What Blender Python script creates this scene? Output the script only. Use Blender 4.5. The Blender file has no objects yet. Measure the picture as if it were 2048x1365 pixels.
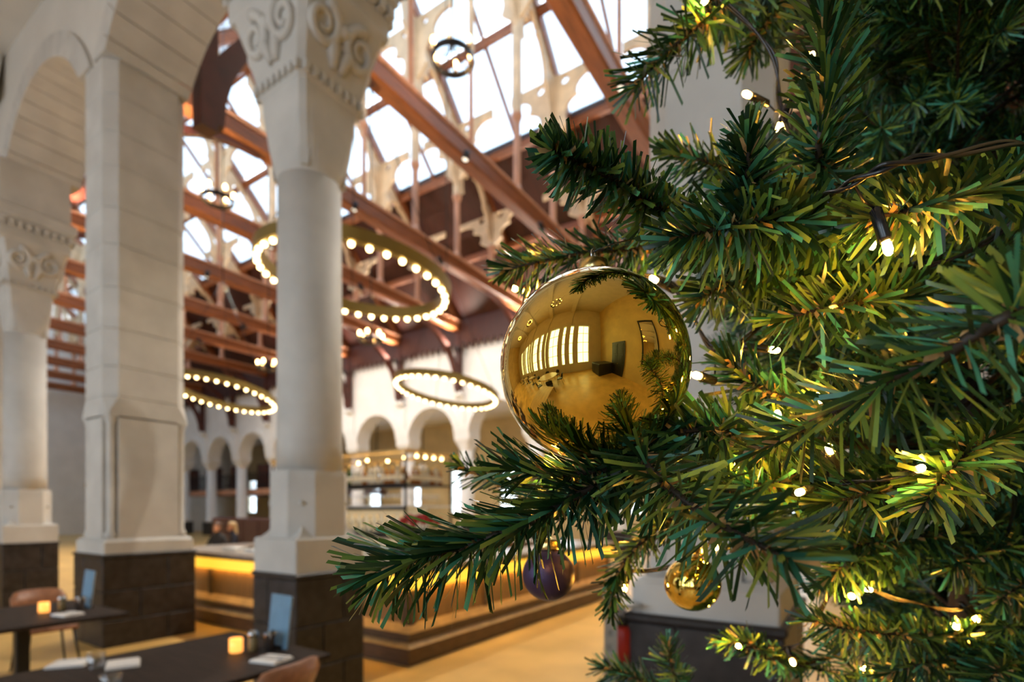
import bpy, bmesh, math, random
from mathutils import Vector, Matrix
from mathutils.geometry import tessellate_polygon
R_ = random.Random(11)
SC = bpy.context.scene
COL = SC.collection
PI = math.pi

# ------------------------------------------------------------------ camera, sky, exposure
THETA = math.radians(32.9)
CT, ST = math.cos(THETA), math.sin(THETA)
EYE = 1.70
FPX, HX, HY = 1060.0, 1024.0, 1022.0
cd = bpy.data.cameras.new('camera')
cam = bpy.data.objects.new('camera', cd)
COL.objects.link(cam)
cam.location = (0, 0, EYE)
cam.rotation_euler = (PI / 2, 0, THETA)
cd.sensor_width = 36.0
cd.sensor_fit = 'HORIZONTAL'
cd.lens = 36.0 * FPX / 2048.0
cd.shift_y = (HY - 682.5) / 2048.0
cd.clip_start = 0.02
cd.clip_end = 300
cd.dof.use_dof = True
cd.dof.focus_distance = 0.395
cd.dof.aperture_fstop = 4.6
cd.dof.aperture_blades = 9
SC.camera = cam

world = bpy.data.worlds.new('overcast_sky')
SC.world = world
world.use_nodes = True
wn = world.node_tree.nodes
wn['Background'].inputs[0].default_value = (0.76, 0.89, 1.0, 1)
wn['Background'].inputs[1].default_value = 1.55

SC.view_settings.view_transform = 'Standard'
SC.view_settings.look = 'None'
SC.view_settings.exposure = 2.05
SC.view_settings.gamma = 1.0
SC.view_settings.use_curve_mapping = False
SC.cycles.max_bounces = 8
SC.cycles.diffuse_bounces = 4
SC.cycles.glossy_bounces = 5
SC.cycles.transmission_bounces = 6
SC.cycles.transparent_max_bounces = 12
SC.cycles.sample_clamp_indirect = 6.0
SC.cycles.use_denoising = True
SC.cycles.use_adaptive_sampling = True
SC.cycles.adaptive_threshold = 0.02
SC.cycles.caustics_reflective = False
SC.cycles.caustics_refractive = False


def portal(loc, rot, sx, sy):
    l = bpy.data.lights.new('daylight_portal', 'AREA')
    l.shape = 'RECTANGLE'
    l.size, l.size_y = sx, sy
    l.cycles.is_portal = True
    o = bpy.data.objects.new('daylight_portal', l)
    COL.objects.link(o)
    o.location, o.rotation_euler = loc, rot


# ------------------------------------------------------------------ helpers
def at(px, py, d):
    """point that the photograph shows at pixel (px, py), d metres in front of the lens plane"""
    r = (px - HX) / FPX * d
    return Vector((r * CT - d * ST, r * ST + d * CT, EYE + (HY - py) / FPX * d))


def project(p):
    d = -p[0] * ST + p[1] * CT
    r = p[0] * CT + p[1] * ST
    if d < 0.02:
        return None
    return HX + FPX * r / d, HY - FPX * (p[2] - EYE) / d, d


ORD = ['first', 'second', 'third', 'fourth', 'fifth', 'sixth', 'seventh', 'eighth', 'ninth', 'tenth', 'eleventh', 'twelfth', 'thirteenth']
MATS = {}


def mat(name, col, rough=0.6, metal=0.0, var=0.0, scale=8.0, bump=0.0, spec=0.5, emis=None, estr=0.0, coat=0.0,
        stretch=(1, 1, 1), col2=None, trans=0.0, alpha=1.0, obj_random=0.0, isl_random=0.0, detail=4.0):
    m = bpy.data.materials.new(name)
    m.use_nodes = True
    nt = m.node_tree
    b = nt.nodes['Principled BSDF']
    b.inputs['Base Color'].default_value = (*col, 1)
    b.inputs['Roughness'].default_value = rough
    b.inputs['Metallic'].default_value = metal
    b.inputs['Specular IOR Level'].default_value = spec
    b.inputs['Coat Weight'].default_value = coat
    b.inputs['Coat Roughness'].default_value = 0.05
    b.inputs['Transmission Weight'].default_value = trans
    b.inputs['Alpha'].default_value = alpha
    if emis:
        b.inputs['Emission Color'].default_value = (*emis, 1)
        b.inputs['Emission Strength'].default_value = estr
    if var > 0 or bump > 0 or col2:
        tc = nt.nodes.new('ShaderNodeTexCoord')
        mp = nt.nodes.new('ShaderNodeMapping')
        mp.inputs['Scale'].default_value = stretch
        nt.links.new(tc.outputs['Object'], mp.inputs['Vector'])
        nz = nt.nodes.new('ShaderNodeTexNoise')
        nz.inputs['Scale'].default_value = scale
        nz.inputs['Detail'].default_value = detail
        nt.links.new(mp.outputs[0], nz.inputs['Vector'])
        if var > 0 or col2:
            mix = nt.nodes.new('ShaderNodeMix')
            mix.data_type = 'RGBA'
            c2 = col2 or tuple(c * (1 - var) for c in col)
            c1 = col if col2 else tuple(min(1, c * (1 + var * 0.6)) for c in col)
            mix.inputs['A'].default_value = (*c1, 1)
            mix.inputs['B'].default_value = (*c2, 1)
            ramp = nt.nodes.new('ShaderNodeMapRange')
            ramp.inputs['From Min'].default_value = 0.35
            ramp.inputs['From Max'].default_value = 0.65
            nt.links.new(nz.outputs['Fac'], ramp.inputs['Value'])
            nt.links.new(ramp.outputs[0], mix.inputs['Factor'])
            nt.links.new(mix.outputs['Result'], b.inputs['Base Color'])
        if bump > 0:
            bp = nt.nodes.new('ShaderNodeBump')
            bp.inputs['Strength'].default_value = bump
            bp.inputs['Distance'].default_value = 0.01
            nt.links.new(nz.outputs['Fac'], bp.inputs['Height'])
            nt.links.new(bp.outputs[0], b.inputs['Normal'])
    MATS[name] = m
    return m


def glass_mat(name, tint=(1, 1, 1), refl=0.08):
    m = bpy.data.materials.new(name)
    m.use_nodes = True
    nt = m.node_tree
    nt.nodes.remove(nt.nodes['Principled BSDF'])
    out = nt.nodes['Material Output']
    tr = nt.nodes.new('ShaderNodeBsdfTransparent')
    tr.inputs[0].default_value = (*tint, 1)
    gl = nt.nodes.new('ShaderNodeBsdfGlossy')
    gl.inputs['Roughness'].default_value = 0.03
    lw = nt.nodes.new('ShaderNodeLayerWeight')
    pw = nt.nodes.new('ShaderNodeMath')
    pw.operation = 'POWER'
    pw.inputs[1].default_value = 3.0
    ma = nt.nodes.new('ShaderNodeMath')
    ma.operation = 'MULTIPLY_ADD'
    ma.inputs[1].default_value = 0.6
    ma.inputs[2].default_value = refl
    nt.links.new(lw.outputs['Facing'], pw.inputs[0])
    nt.links.new(pw.outputs[0], ma.inputs[0])
    mx = nt.nodes.new('ShaderNodeMixShader')
    nt.links.new(ma.outputs[0], mx.inputs[0])
    nt.links.new(tr.outputs[0], mx.inputs[1])
    nt.links.new(gl.outputs[0], mx.inputs[2])
    nt.links.new(mx.outputs[0], out.inputs['Surface'])
    MATS[name] = m
    return m


class MB:
    """collects shapes; build() links them as ONE mesh object"""

    def __init__(self):
        self.v, self.f, self.sm = [], [], []

    def add(self, vs, fs, smooth=False):
        n = len(self.v)
        self.v += [tuple(p) for p in vs]
        self.f += [tuple(i + n for i in f) for f in fs]
        self.sm += [smooth] * len(fs)
        return self

    def box(self, x0, y0, z0, x1, y1, z1, b=0.0):
        if b <= 0:
            vs = [(x, y, z) for z in (z0, z1) for y in (y0, y1) for x in (x0, x1)]
            return self.add(vs, [(0, 2, 3, 1), (4, 5, 7, 6), (0, 1, 5, 4), (2, 6, 7, 3), (0, 4, 6, 2), (1, 3, 7, 5)])
        def ring(i, z):
            return [(x0 + i + (b - i if False else 0), y0 + i, z), (x1 - i, y0 + i, z), (x1 - i, y1 - i, z), (x0 + i, y1 - i, z)]
        def oct_(z, i):
            a, c = i, b
            return [(x0 + c, y0 + a, z), (x1 - c, y0 + a, z), (x1 - a, y0 + c, z), (x1 - a, y1 - c, z),
                    (x1 - c, y1 - a, z), (x0 + c, y1 - a, z), (x0 + a, y1 - c, z), (x0 + a, y0 + c, z)]
        return self.loft([oct_(z0, b), oct_(z0 + b, 0), oct_(z1 - b, 0), oct_(z1, b)])

    def loft(self, rings, caps=True, smooth=False, close=True):
        n = len(rings[0])
        vs = [p for r in rings for p in r]
        fs = []
        for k in range(len(rings) - 1):
            for i in range(n if close else n - 1):
                j = (i + 1) % n
                fs.append((k * n + i, k * n + j, (k + 1) * n + j, (k + 1) * n + i))
        m = len(self.v)
        self.add(vs, fs, smooth)
        if caps:
            self.f.append(tuple(m + i for i in range(n - 1, -1, -1)))
            self.f.append(tuple(m + (len(rings) - 1) * n + i for i in range(n)))
            self.sm += [False, False]
        return self

    def lathe(self, prof, c=(0, 0, 0), n=20, smooth=True, caps=True):
        rings = [[(c[0] + r * math.cos(2 * PI * i / n), c[1] + r * math.sin(2 * PI * i / n), c[2] + z) for i in range(n)] for r, z in prof]
        return self.loft(rings, caps, smooth)

    def tube(self, pts, r, n=8, caps=True, smooth=True):
        pts = [Vector(p) for p in pts]
        rs = r if isinstance(r, (list, tuple)) else [r] * len(pts)
        rings = []
        up = None
        for i, p in enumerate(pts):
            t = (pts[min(i + 1, len(pts) - 1)] - pts[max(i - 1, 0)])
            if t.length < 1e-9:
                t = Vector((0, 0, 1))
            t.normalize()
            if up is None:
                up = t.orthogonal().normalized()
            up = (up - t * up.dot(t))
            if up.length < 1e-6:
                up = t.orthogonal()
            up.normalize()
            s = t.cross(up)
            rings.append([tuple(p + (up * math.cos(2 * PI * k / n) + s * math.sin(2 * PI * k / n)) * rs[i]) for k in range(n)])
        return self.loft(rings, caps, smooth)

    def bar(self, p, q, w, h, upv=(0, 0, 1)):
        p, q = Vector(p), Vector(q)
        t = (q - p).normalized()
        s = t.cross(Vector(upv)).normalized()
        u = s.cross(t)
        rings = [[tuple(c + s * a * w / 2 + u * b_ * h / 2) for a, b_ in ((-1, -1), (1, -1), (1, 1), (-1, 1))] for c in (p, q)]
        return self.loft(rings)

    def plate(self, outer, holes, fn, t):
        """flat plate from a 2D outline with holes, thickness t; fn(a, b, c) -> 3D point (c along thickness)"""
        loops = [outer] + list(holes)
        tri = tessellate_polygon([[Vector((a, b, 0)) for a, b in l] for l in loops])
        flat = [p for l in loops for p in l]
        n = len(flat)
        vs = [fn(a, b, -t / 2) for a, b in flat] + [fn(a, b, t / 2) for a, b in flat]
        fs = [tuple(f) for f in tri] + [tuple(i + n for i in reversed(f)) for f in tri]
        o = 0
        for l in loops:
            k = len(l)
            for i in range(k):
                j = (i + 1) % k
                fs.append((o + i, o + j, n + o + j, n + o + i))
            o += k
        return self.add(vs, fs)

    def sphere(self, c, r, n=12, m=8, sz=1.0):
        prof = [(max(1e-4, r * math.sin(PI * k / m)), -r * sz * math.cos(PI * k / m)) for k in range(m + 1)]
        return self.lathe(prof, c, n, True, True)

    def mesh(self, name):
        me = bpy.data.meshes.new(name)
        me.from_pydata(self.v, [], self.f)
        me.polygons.foreach_set('use_smooth', self.sm)
        me.update()
        return me

    def build(self, name, material, parent=None, loc=None, rz=0.0, fix=True):
        me = self.mesh(name)
        if fix:
            bm = bmesh.new()
            bm.from_mesh(me)
            bmesh.ops.recalc_face_normals(bm, faces=bm.faces)
            bm.to_mesh(me)
            bm.free()
        me.materials.append(MATS[material] if isinstance(material, str) else material)
        return link(name, me, parent, loc, rz)


def link(name, me, parent=None, loc=None, rz=0.0):
    o = bpy.data.objects.new(name, me)
    COL.objects.link(o)
    if parent is not None:
        o.parent = parent
    if loc is not None:
        o.location = loc
    if rz:
        o.rotation_euler = (0, 0, rz)
    return o


def tag(o, label=None, cat=None, group=None, kind=None):
    if label:
        o['label'] = label
    if cat:
        o['category'] = cat
    if group:
        o['group'] = group
    if kind:
        o['kind'] = kind
    return o


def thing(name, label, cat, loc=(0, 0, 0), rz=0.0, group=None, kind=None):
    return tag(link(name, None, None, loc, rz), label, cat, group, kind)


def struct(name, loc=(0, 0, 0), label=None):
    o = link(name, None, None, loc)
    o['kind'] = 'structure'
    if label:
        o['label'] = label
    return o


def copy_tree(o, parent=None):
    c = o.copy()
    COL.objects.link(c)
    c.parent = parent
    for ch in o.children:
        copy_tree(ch, c)
    return c


# ------------------------------------------------------------------ materials
mat('rack_bulb', (1, 0.8, 0.4), 0.3, emis=(1.0, 0.66, 0.25), estr=4.5)
mat('fillspot_lens', (1, 0.9, 0.8), 0.3, emis=(1.0, 0.88, 0.7), estr=0.5)
mat('cream_stone', (0.54, 0.52, 0.485), 0.65, var=0.10, scale=2.5, bump=0.12)
mat('cream_paint', (0.62, 0.59, 0.54), 0.7, var=0.05, scale=1.5)
mat('white_plaster', (0.83, 0.82, 0.81), 0.75, var=0.05, scale=1.2)
mat('yellow_plaster', (0.68, 0.54, 0.30), 0.75, var=0.12, scale=1.0)
mat('ochre_plaster', (0.66, 0.50, 0.22), 0.75, var=0.10, scale=0.9)
mat('dark_stone', (0.014, 0.011, 0.010), 0.45, var=0.35, scale=9, bump=0.2, col2=(0.034, 0.028, 0.028), spec=0.4)
mat('floor_stone', (0.68, 0.42, 0.13), 0.35, var=0.16, scale=1.4, bump=0.03)
mat('beam_wood', (0.26, 0.078, 0.022), 0.42, var=0.3, scale=3.0, stretch=(6, 0.6, 6), spec=0.6)
mat('post_wood', (0.60, 0.30, 0.18), 0.45, var=0.2, scale=4.0, stretch=(4, 4, 0.5))
mat('tracery_wood', (0.66, 0.48, 0.30), 0.5, var=0.15, scale=3.0)
mat('roof_board', (0.048, 0.0085, 0.004), 0.5, var=0.35, scale=2.5, stretch=(6, 0.5, 0.5))
mat('bracket_wood', (0.085, 0.018, 0.009), 0.42, var=0.3, scale=3.0)
mat('iron', (0.018, 0.017, 0.020), 0.4, metal=0.6)
mat('ring_brass', (0.30, 0.22, 0.07), 0.4, metal=0.7)
mat('bulb_warm', (1, 0.9, 0.7), 0.3, emis=(1.0, 0.70, 0.30), estr=3.6)
mat('candle_bulb', (1, 0.8, 0.5), 0.3, emis=(1.0, 0.56, 0.18), estr=9.0)
mat('led_strip', (1, 0.8, 0.4), 0.4, emis=(1.0, 0.62, 0.15), estr=9.0)
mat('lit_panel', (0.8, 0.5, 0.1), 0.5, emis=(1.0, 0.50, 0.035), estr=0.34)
mat('fairy_led', (1, 0.8, 0.4), 0.3, emis=(1.0, 0.45, 0.05), estr=150.0)
mat('bar_wood', (0.26, 0.145, 0.055), 0.4, var=0.3, scale=6, stretch=(5, 5, 0.5), bump=0.1)
mat('bar_plinth', (0.10, 0.058, 0.034), 0.4, var=0.3, scale=6, stretch=(1, 1, 6), bump=0.1)
mat('bar_ledge', (0.46, 0.29, 0.12), 0.4, var=0.2, scale=6)  # bar wood made lighter: LED light on the ledges put into the colour
mat('counter_top', (0.40, 0.34, 0.29), 0.3, var=0.15, scale=6)
mat('table_wood', (0.030, 0.019, 0.014), 0.55, var=0.4, scale=5, stretch=(0.6, 8, 1), spec=0.15)
mat('black_metal', (0.012, 0.012, 0.013), 0.4, metal=0.3)
mat('leather', (0.30, 0.125, 0.060), 0.42, var=0.2, scale=20, bump=0.1)
mat('napkin', (0.80, 0.76, 0.72), 0.8, var=0.04, scale=30)
mat('steel', (0.55, 0.55, 0.55), 0.18, metal=1.0)
mat('galvanised', (0.42, 0.41, 0.38), 0.45, metal=0.5)
mat('menu_blue', (0.17, 0.31, 0.44), 0.45, var=0.08, scale=10)
mat('candle_glass', (0.9, 0.42, 0.10), 0.25, emis=(1.0, 0.45, 0.10), estr=0.3, trans=0.3)
mat('flame', (1, 0.6, 0.2), 0.3, emis=(1.0, 0.62, 0.22), estr=20.0)
mat('wax', (0.85, 0.65, 0.35), 0.5)
mat('pepper', (0.30, 0.22, 0.10), 0.4, var=0.3, scale=60)
mat('cork', (0.55, 0.40, 0.24), 0.7)
mat('burgundy', (0.050, 0.011, 0.013), 0.5)
mat('navy_cloth', (0.010, 0.012, 0.028), 0.7)
mat('black_cloth', (0.012, 0.010, 0.010), 0.7)
mat('skin', (0.55, 0.27, 0.16), 0.5)
mat('hair_blond', (0.50, 0.34, 0.17), 0.5)
mat('hair_brown', (0.10, 0.045, 0.020), 0.5)
mat('rose', (0.42, 0.018, 0.020), 0.5, var=0.3, scale=30)
mat('leaf', (0.030, 0.075, 0.018), 0.5, var=0.3, scale=20)
mat('amber_glass', (0.45, 0.16, 0.015), 0.12, trans=0.5)
mat('green_glass', (0.03, 0.10, 0.03), 0.12, trans=0.3)
mat('clear_bottle', (0.75, 0.74, 0.66), 0.10, trans=0.5)
mat('paper_label', (0.75, 0.68, 0.52), 0.7)
mat('paper_white', (0.8, 0.8, 0.78), 0.7)
mat('red_plastic', (0.42, 0.02, 0.012), 0.35)
mat('black_door', (0.020, 0.022, 0.026), 0.35)
mat('gold_mirror', (0.98, 0.68, 0.13), 0.025, metal=1.0, coat=0.6)
mat('gold_cap', (0.8, 0.6, 0.25), 0.25, metal=1.0)
mat('purple_matt', (0.052, 0.034, 0.095), 0.42, metal=0.5, spec=0.5)
mat('cable_black', (0.010, 0.011, 0.014), 0.25, spec=0.6)
mat('stem_wire', (0.035, 0.022, 0.014), 0.55)
mat('stem_tan', (0.50, 0.29, 0.11), 0.6, var=0.3, scale=60)
mat('trunk_bark', (0.045, 0.028, 0.018), 0.7)
mat('brass_lit', (0.75, 0.52, 0.22), 0.35, metal=0.6)
mat('oak_table', (0.60, 0.40, 0.19), 0.4, var=0.25, scale=5, stretch=(8, 0.6, 1))
mat('mirror', (0.75, 0.72, 0.66), 0.03, metal=1.0)
glass_mat('pane_glass', (0.96, 0.98, 1.0), 0.03)
glass_mat('tumbler_glass', (0.96, 0.965, 0.97), 0.16)
glass_mat('roof_glass', (0.60, 0.64, 0.68), 0.03)

# tinsel needles: two greens and a bluish one per strip, a little light passes through
m = bpy.data.materials.new('needle_green')
m.use_nodes = True
nt = m.node_tree
b = nt.nodes['Principled BSDF']
geo = nt.nodes.new('ShaderNodeNewGeometry')
oi = nt.nodes.new('ShaderNodeObjectInfo')
ad = nt.nodes.new('ShaderNodeMath'); ad.operation = 'ADD'
fr = nt.nodes.new('ShaderNodeMath'); fr.operation = 'FRACT'
nt.links.new(geo.outputs['Random Per Island'], ad.inputs[0])
nt.links.new(oi.outputs['Random'], ad.inputs[1])
nt.links.new(ad.outputs[0], fr.inputs[0])
cr = nt.nodes.new('ShaderNodeValToRGB')
e = cr.color_ramp.elements
e[0].position, e[0].color = 0.0, (0.006, 0.030, 0.011, 1)
e[1].position, e[1].color = 1.0, (0.085, 0.39, 0.27, 1)
for p_, c_ in ((0.30, (0.007, 0.034, 0.010, 1)), (0.46, (0.016, 0.060, 0.017, 1)), (0.60, (0.082, 0.195, 0.042, 1)), (0.72, (0.25, 0.37, 0.070, 1)), (0.83, (0.010, 0.050, 0.032, 1))):
    q = e.new(p_); q.color = c_
nt.links.new(fr.outputs[0], cr.inputs[0])
nt.links.new(cr.outputs[0], b.inputs['Base Color'])
b.inputs['Roughness'].default_value = 0.30
b.inputs['Specular IOR Level'].default_value = 0.55
tl = nt.nodes.new('ShaderNodeBsdfTranslucent')
hs = nt.nodes.new('ShaderNodeHueSaturation')
hs.inputs['Hue'].default_value = 0.47
hs.inputs['Value'].default_value = 1.9
nt.links.new(cr.outputs[0], hs.inputs['Color'])
nt.links.new(hs.outputs[0], tl.inputs[0])
mx = nt.nodes.new('ShaderNodeMixShader')
mx.inputs[0].default_value = 0.20
nt.links.new(b.outputs[0], mx.inputs[1])
nt.links.new(tl.outputs[0], mx.inputs[2])
nt.links.new(mx.outputs[0], nt.nodes['Material Output'].inputs['Surface'])
MATS['needle_green'] = m

# ------------------------------------------------------------------ the building
XL, XR = -46.0, 3.6          # hall ends
YB = -5.6                    # window wall behind the camera
Y0, Y1 = 2.78, 3.72          # arcade wall
YF0, YF1 = 19.3, 20.1        # far arcade wall
YE = 26.0                    # wall of the far aisle
SPRING = 7.40
TIE = 10.10
YMID = (3.1 + 19.3) / 2
RIDGE = TIE + (YF0 - YMID)

fl = MB().box(XL, YB, -0.2, XR, YE, 0.0).build('floor', 'floor_stone')
tag(fl, kind='structure')

# portals where the daylight comes in
portal(((XL + XR) / 2, 13.0, TIE + YF0 - 13.0 + 0.12), (math.radians(-45), 0, 0), 49, 5.7)
portal(((XL + XR) / 2, 2 * YMID - 13.0, TIE + YF0 - 13.0 + 0.12), (math.radians(45), 0, 0), 49, 5.7)


def arc(a, h, n=18):
    r = (a * a + h * h) / (2 * h)
    c = r - h
    t0 = math.asin(a / r)
    return r, c, [-t0 + 2 * t0 * i / n for i in range(n + 1)]


# supports of the near arcade: (x0, x1, kind)
SUP = [(-19.9, -19.0, 'wall'), (-16.1, -15.25, 'pillar'), (-12.62, -11.52, 'column'), (-8.6, -7.75, 'pillar'),
       (-4.82, -3.72, 'column'), (-1.0, -0.30, 'pillar'), (3.4, 3.6, 'wall')]
wall = MB()
bottom = [(XL, SPRING)]
for i in range(len(SUP) - 1):
    xa, xb = SUP[i][1], SUP[i + 1][0]
    a = (xb - xa) / 2
    xc = (xa + xb) / 2
    r, c, ts = arc(a, a * 0.55)
    re = r + 0.32
    te = math.acos(c / re)
    for k in range(19):
        t = -te + 2 * te * k / 18
        bottom.append((xc + re * math.sin(t), SPRING + re * math.cos(t) - c))
    ar = struct('trim_%d' % (i + 1), (xc, Y0, SPRING), 'cream stone arch of the near arcade')
    nv = 13
    for k in range(nv):
        a0 = -te + 2 * te * k / nv + 0.003
        a1 = -te + 2 * te * (k + 1) / nv - 0.003
        lo0, lo1 = a0, a1
        pts = []
        for rr, aa in ((r, a0), (r, (a0 + a1) / 2), (r, a1), (re, a1), (re, (a0 + a1) / 2), (re, a0)):
            z = rr * math.cos(aa) - c
            pts.append((rr * math.sin(aa), max(z, 0.002)))
        yb = 0.02 if k % 2 else 0.0
        MB().loft([[(p[0], -0.02, p[1]) for p in pts], [(p[0], Y1 - Y0 + 0.02, p[1]) for p in pts]]).build('voussoir', 'cream_stone', ar)
bottom += [(XR, SPRING), (XR, TIE + 0.3), (XL, TIE + 0.3)]
wall.plate(bottom, [], lambda a, b, c: (a, (Y0 + Y1) / 2 + c, b), Y1 - Y0 - 0.06)
tag(MB().box(XL, Y0 + 0.03, 0, -19.0, Y1 - 0.03, SPRING).build('wall_near', 'cream_paint'), kind='structure')
tag(wall.build('wall_arcade', 'cream_paint'), kind='structure')
tag(MB().box(XR, YB - 0.3, 0, XR + 0.3, YE + 0.3, TIE + 9).build('wall_right', 'ochre_plaster'), kind='structure')
tag(MB().box(XL - 0.3, Y0, 0, XL, YE + 0.3, TIE + 9).build('wall_left', 'white_plaster'), kind='structure')
tag(MB().box(-20.3, YB, 0, -20.0, Y0 + 0.03, 9.3).build('wall_left', 'ochre_plaster'), kind='structure')


def window_wall(name, y0, y1, x0, x1, ztop, wins, z0, z1, material):
    mb = MB()
    mb.box(x0, y0, 0, x1, y1, z0)
    mb.box(x0, y0, z1, x1, y1, ztop)
    xs = [x0] + [e for w in wins for e in w] + [x1]
    for k in range(0, len(xs), 2):
        mb.box(xs[k], y0, z0, xs[k + 1], y1, z1)
    return tag(mb.build(name, material), kind='structure')


WN = [0]


def sash_window(x0, x1, y, z0, z1, ncol, nrow, fm='cream_paint', w=0.07, label=None):
    WN[0] += 1
    root = struct('window_%d' % WN[0], ((x0 + x1) / 2, y, z0), label)
    hw = (x1 - x0) / 2
    h = z1 - z0
    f = MB()
    f.box(-hw, -0.05, 0, -hw + w, 0.05, h).box(hw - w, -0.05, 0, hw, 0.05, h)
    f.box(-hw + w, -0.05, 0, hw - w, 0.05, w).box(-hw + w, -0.05, h - w, hw - w, 0.05, h)
    for k in range(1, ncol):
        x = -hw + 2 * hw * k / ncol
        f.box(x - 0.025, -0.03, w, x + 0.025, 0.03, h - w)
    for k in range(1, nrow):
        z = h * k / nrow
        f.box(-hw + w, -0.035, z - 0.03, hw - w, 0.035, z + 0.03)
    f.build('window_frame', fm, root)
    for i in range(ncol):
        for j in range(nrow):
            xa, xb = -hw + 2 * hw * i / ncol + 0.02, -hw + 2 * hw * (i + 1) / ncol - 0.02
            za, zb = h * j / nrow + 0.02, h * (j + 1) / nrow - 0.02
            MB().box(xa, -0.004, za, xb, 0.004, zb).build('pane', 'pane_glass', root)
    return root


# wall of tall windows behind the camera (seen in the gold bauble)
wx = [(-0.75 - 1.95 * k - 0.72, -0.75 - 1.95 * k + 0.72) for k in range(-1, 8)]
wx = sorted(wx)
window_wall('wall_back', YB - 0.35, YB, -20.3, XR, 9.3, wx, 0.95, 5.8, 'cream_paint')
for a, b_ in wx:
    sash_window(a, b_, YB - 0.15, 0.95, 5.8, 2, 4)
    portal(((a + b_) / 2, YB - 0.4, 3.37), (math.radians(90), 0, 0), b_ - a, 4.85)
tag(MB().box(-20.3, YB - 0.35, 9.25, XR, Y0 + 0.03, 9.45).build('ceiling', 'cream_paint'), kind='structure')
# transverse ribs of the aisle ceiling
for i, xr in enumerate((-12.07, -8.18, -4.27, -0.76)):
    r, c, ts = arc(4.1, 0.6)
    yc = (YB + Y0) / 2
    prof = [(yc + r * math.sin(t), 8.5 + r * math.cos(t) - c) for t in ts]
    prof = prof + [(Y0, 9.26), (YB, 9.26)]
    tag(MB().plate(prof, [], lambda a, b, c, xr=xr: (xr + c, a, b), 0.55).build('trim_%d' % (20 + i), 'cream_paint'), kind='structure')
    MBp = MB().box(xr - 0.28, YB, 0, xr + 0.28, YB + 0.18, 8.5)
    tag(MBp.build('trim_%d' % (30 + i), 'cream_paint'), kind='structure')

# dark panelled door and framed mirror on the side wall (seen in the bauble)
dr = struct('door_1', (XR, -2.6, 0), 'black panelled door')
MB().box(-0.10, -0.75, 0, -0.02, 0.75, 2.95).build('door_frame', 'black_door', dr)
for s in (-1, 1):
    lf = MB().box(-0.14, min(0.02 * s, 0.62 * s), 0.02, -0.08, max(0.02 * s, 0.62 * s), 2.75, 0.01).build('door_leaf', 'black_door', dr)
    for za, zb in ((0.2, 0.9), (1.05, 1.75), (1.9, 2.6)):
        MB().box(-0.165, min(0.12 * s, 0.52 * s), za, -0.13, max(0.12 * s, 0.52 * s), zb, 0.012).build('panel', 'black_door', lf)
MB().sphere((-0.18, 0.07, 1.05), 0.035).build('door_handle', 'gold_cap', dr)
mr = thing('wall_mirror', 'tall dark framed mirror on the ochre wall, seen only in the gold bauble', 'mirror', (XR, 0.4, 1.3))
fm = MB()
fm.box(-0.09, -0.75, 0, -0.005, -0.62, 3.2).box(-0.09, 0.62, 0, -0.005, 0.75, 3.2)
fm.box(-0.09, -0.62, 0, -0.005, 0.62, 0.13).box(-0.09, -0.62, 3.07, -0.005, 0.62, 3.2)
fm.build('frame', 'black_door', mr)
MB().box(-0.05, -0.62, 0.13, -0.03, 0.62, 3.07).build('mirror_glass', 'mirror', mr)

# ---- stone supports of the arcade
def cring(x0, y0, x1, y1, c, z, i=0.0):
    x0, y0, x1, y1 = x0 + i, y0 + i, x1 - i, y1 - i
    return [(x0 + c, y0, z), (x1 - c, y0, z), (x1, y0 + c, z), (x1, y1 - c, z), (x1 - c, y1, z), (x0 + c, y1, z), (x0, y1 - c, z), (x0, y0 + c, z)]


PL = 1.157


def stone_plinth(root, hx, hy, name='plinth'):
    pl = MB().box(-hx + 0.012, -hy + 0.012, 0, hx - 0.012, hy - 0.012, PL - 0.04).build(name, 'dark_stone', root)
    zs = [0, 0.33, 0.70, PL - 0.045]
    for k in range(3):
        z0, z1 = zs[k] + 0.004, zs[k + 1] - 0.004
        sx = hx * (0.22 if k % 2 else -0.3)
        sy = hy * (-0.25 if k % 2 else 0.35)
        for xa, xb in ((-hx, sx - 0.004), (sx + 0.004, hx)):
            for ya, yb in ((-hy, sy - 0.004), (sy + 0.004, hy)):
                MB().box(xa, ya, z0, xb, yb, z1, 0.008).build('stone_block', 'dark_stone', pl)
    MB().box(-hx - 0.015, -hy - 0.015, PL - 0.045, hx + 0.015, hy + 0.015, PL, 0.012).build('plinth_cap', 'dark_stone', root)


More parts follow.
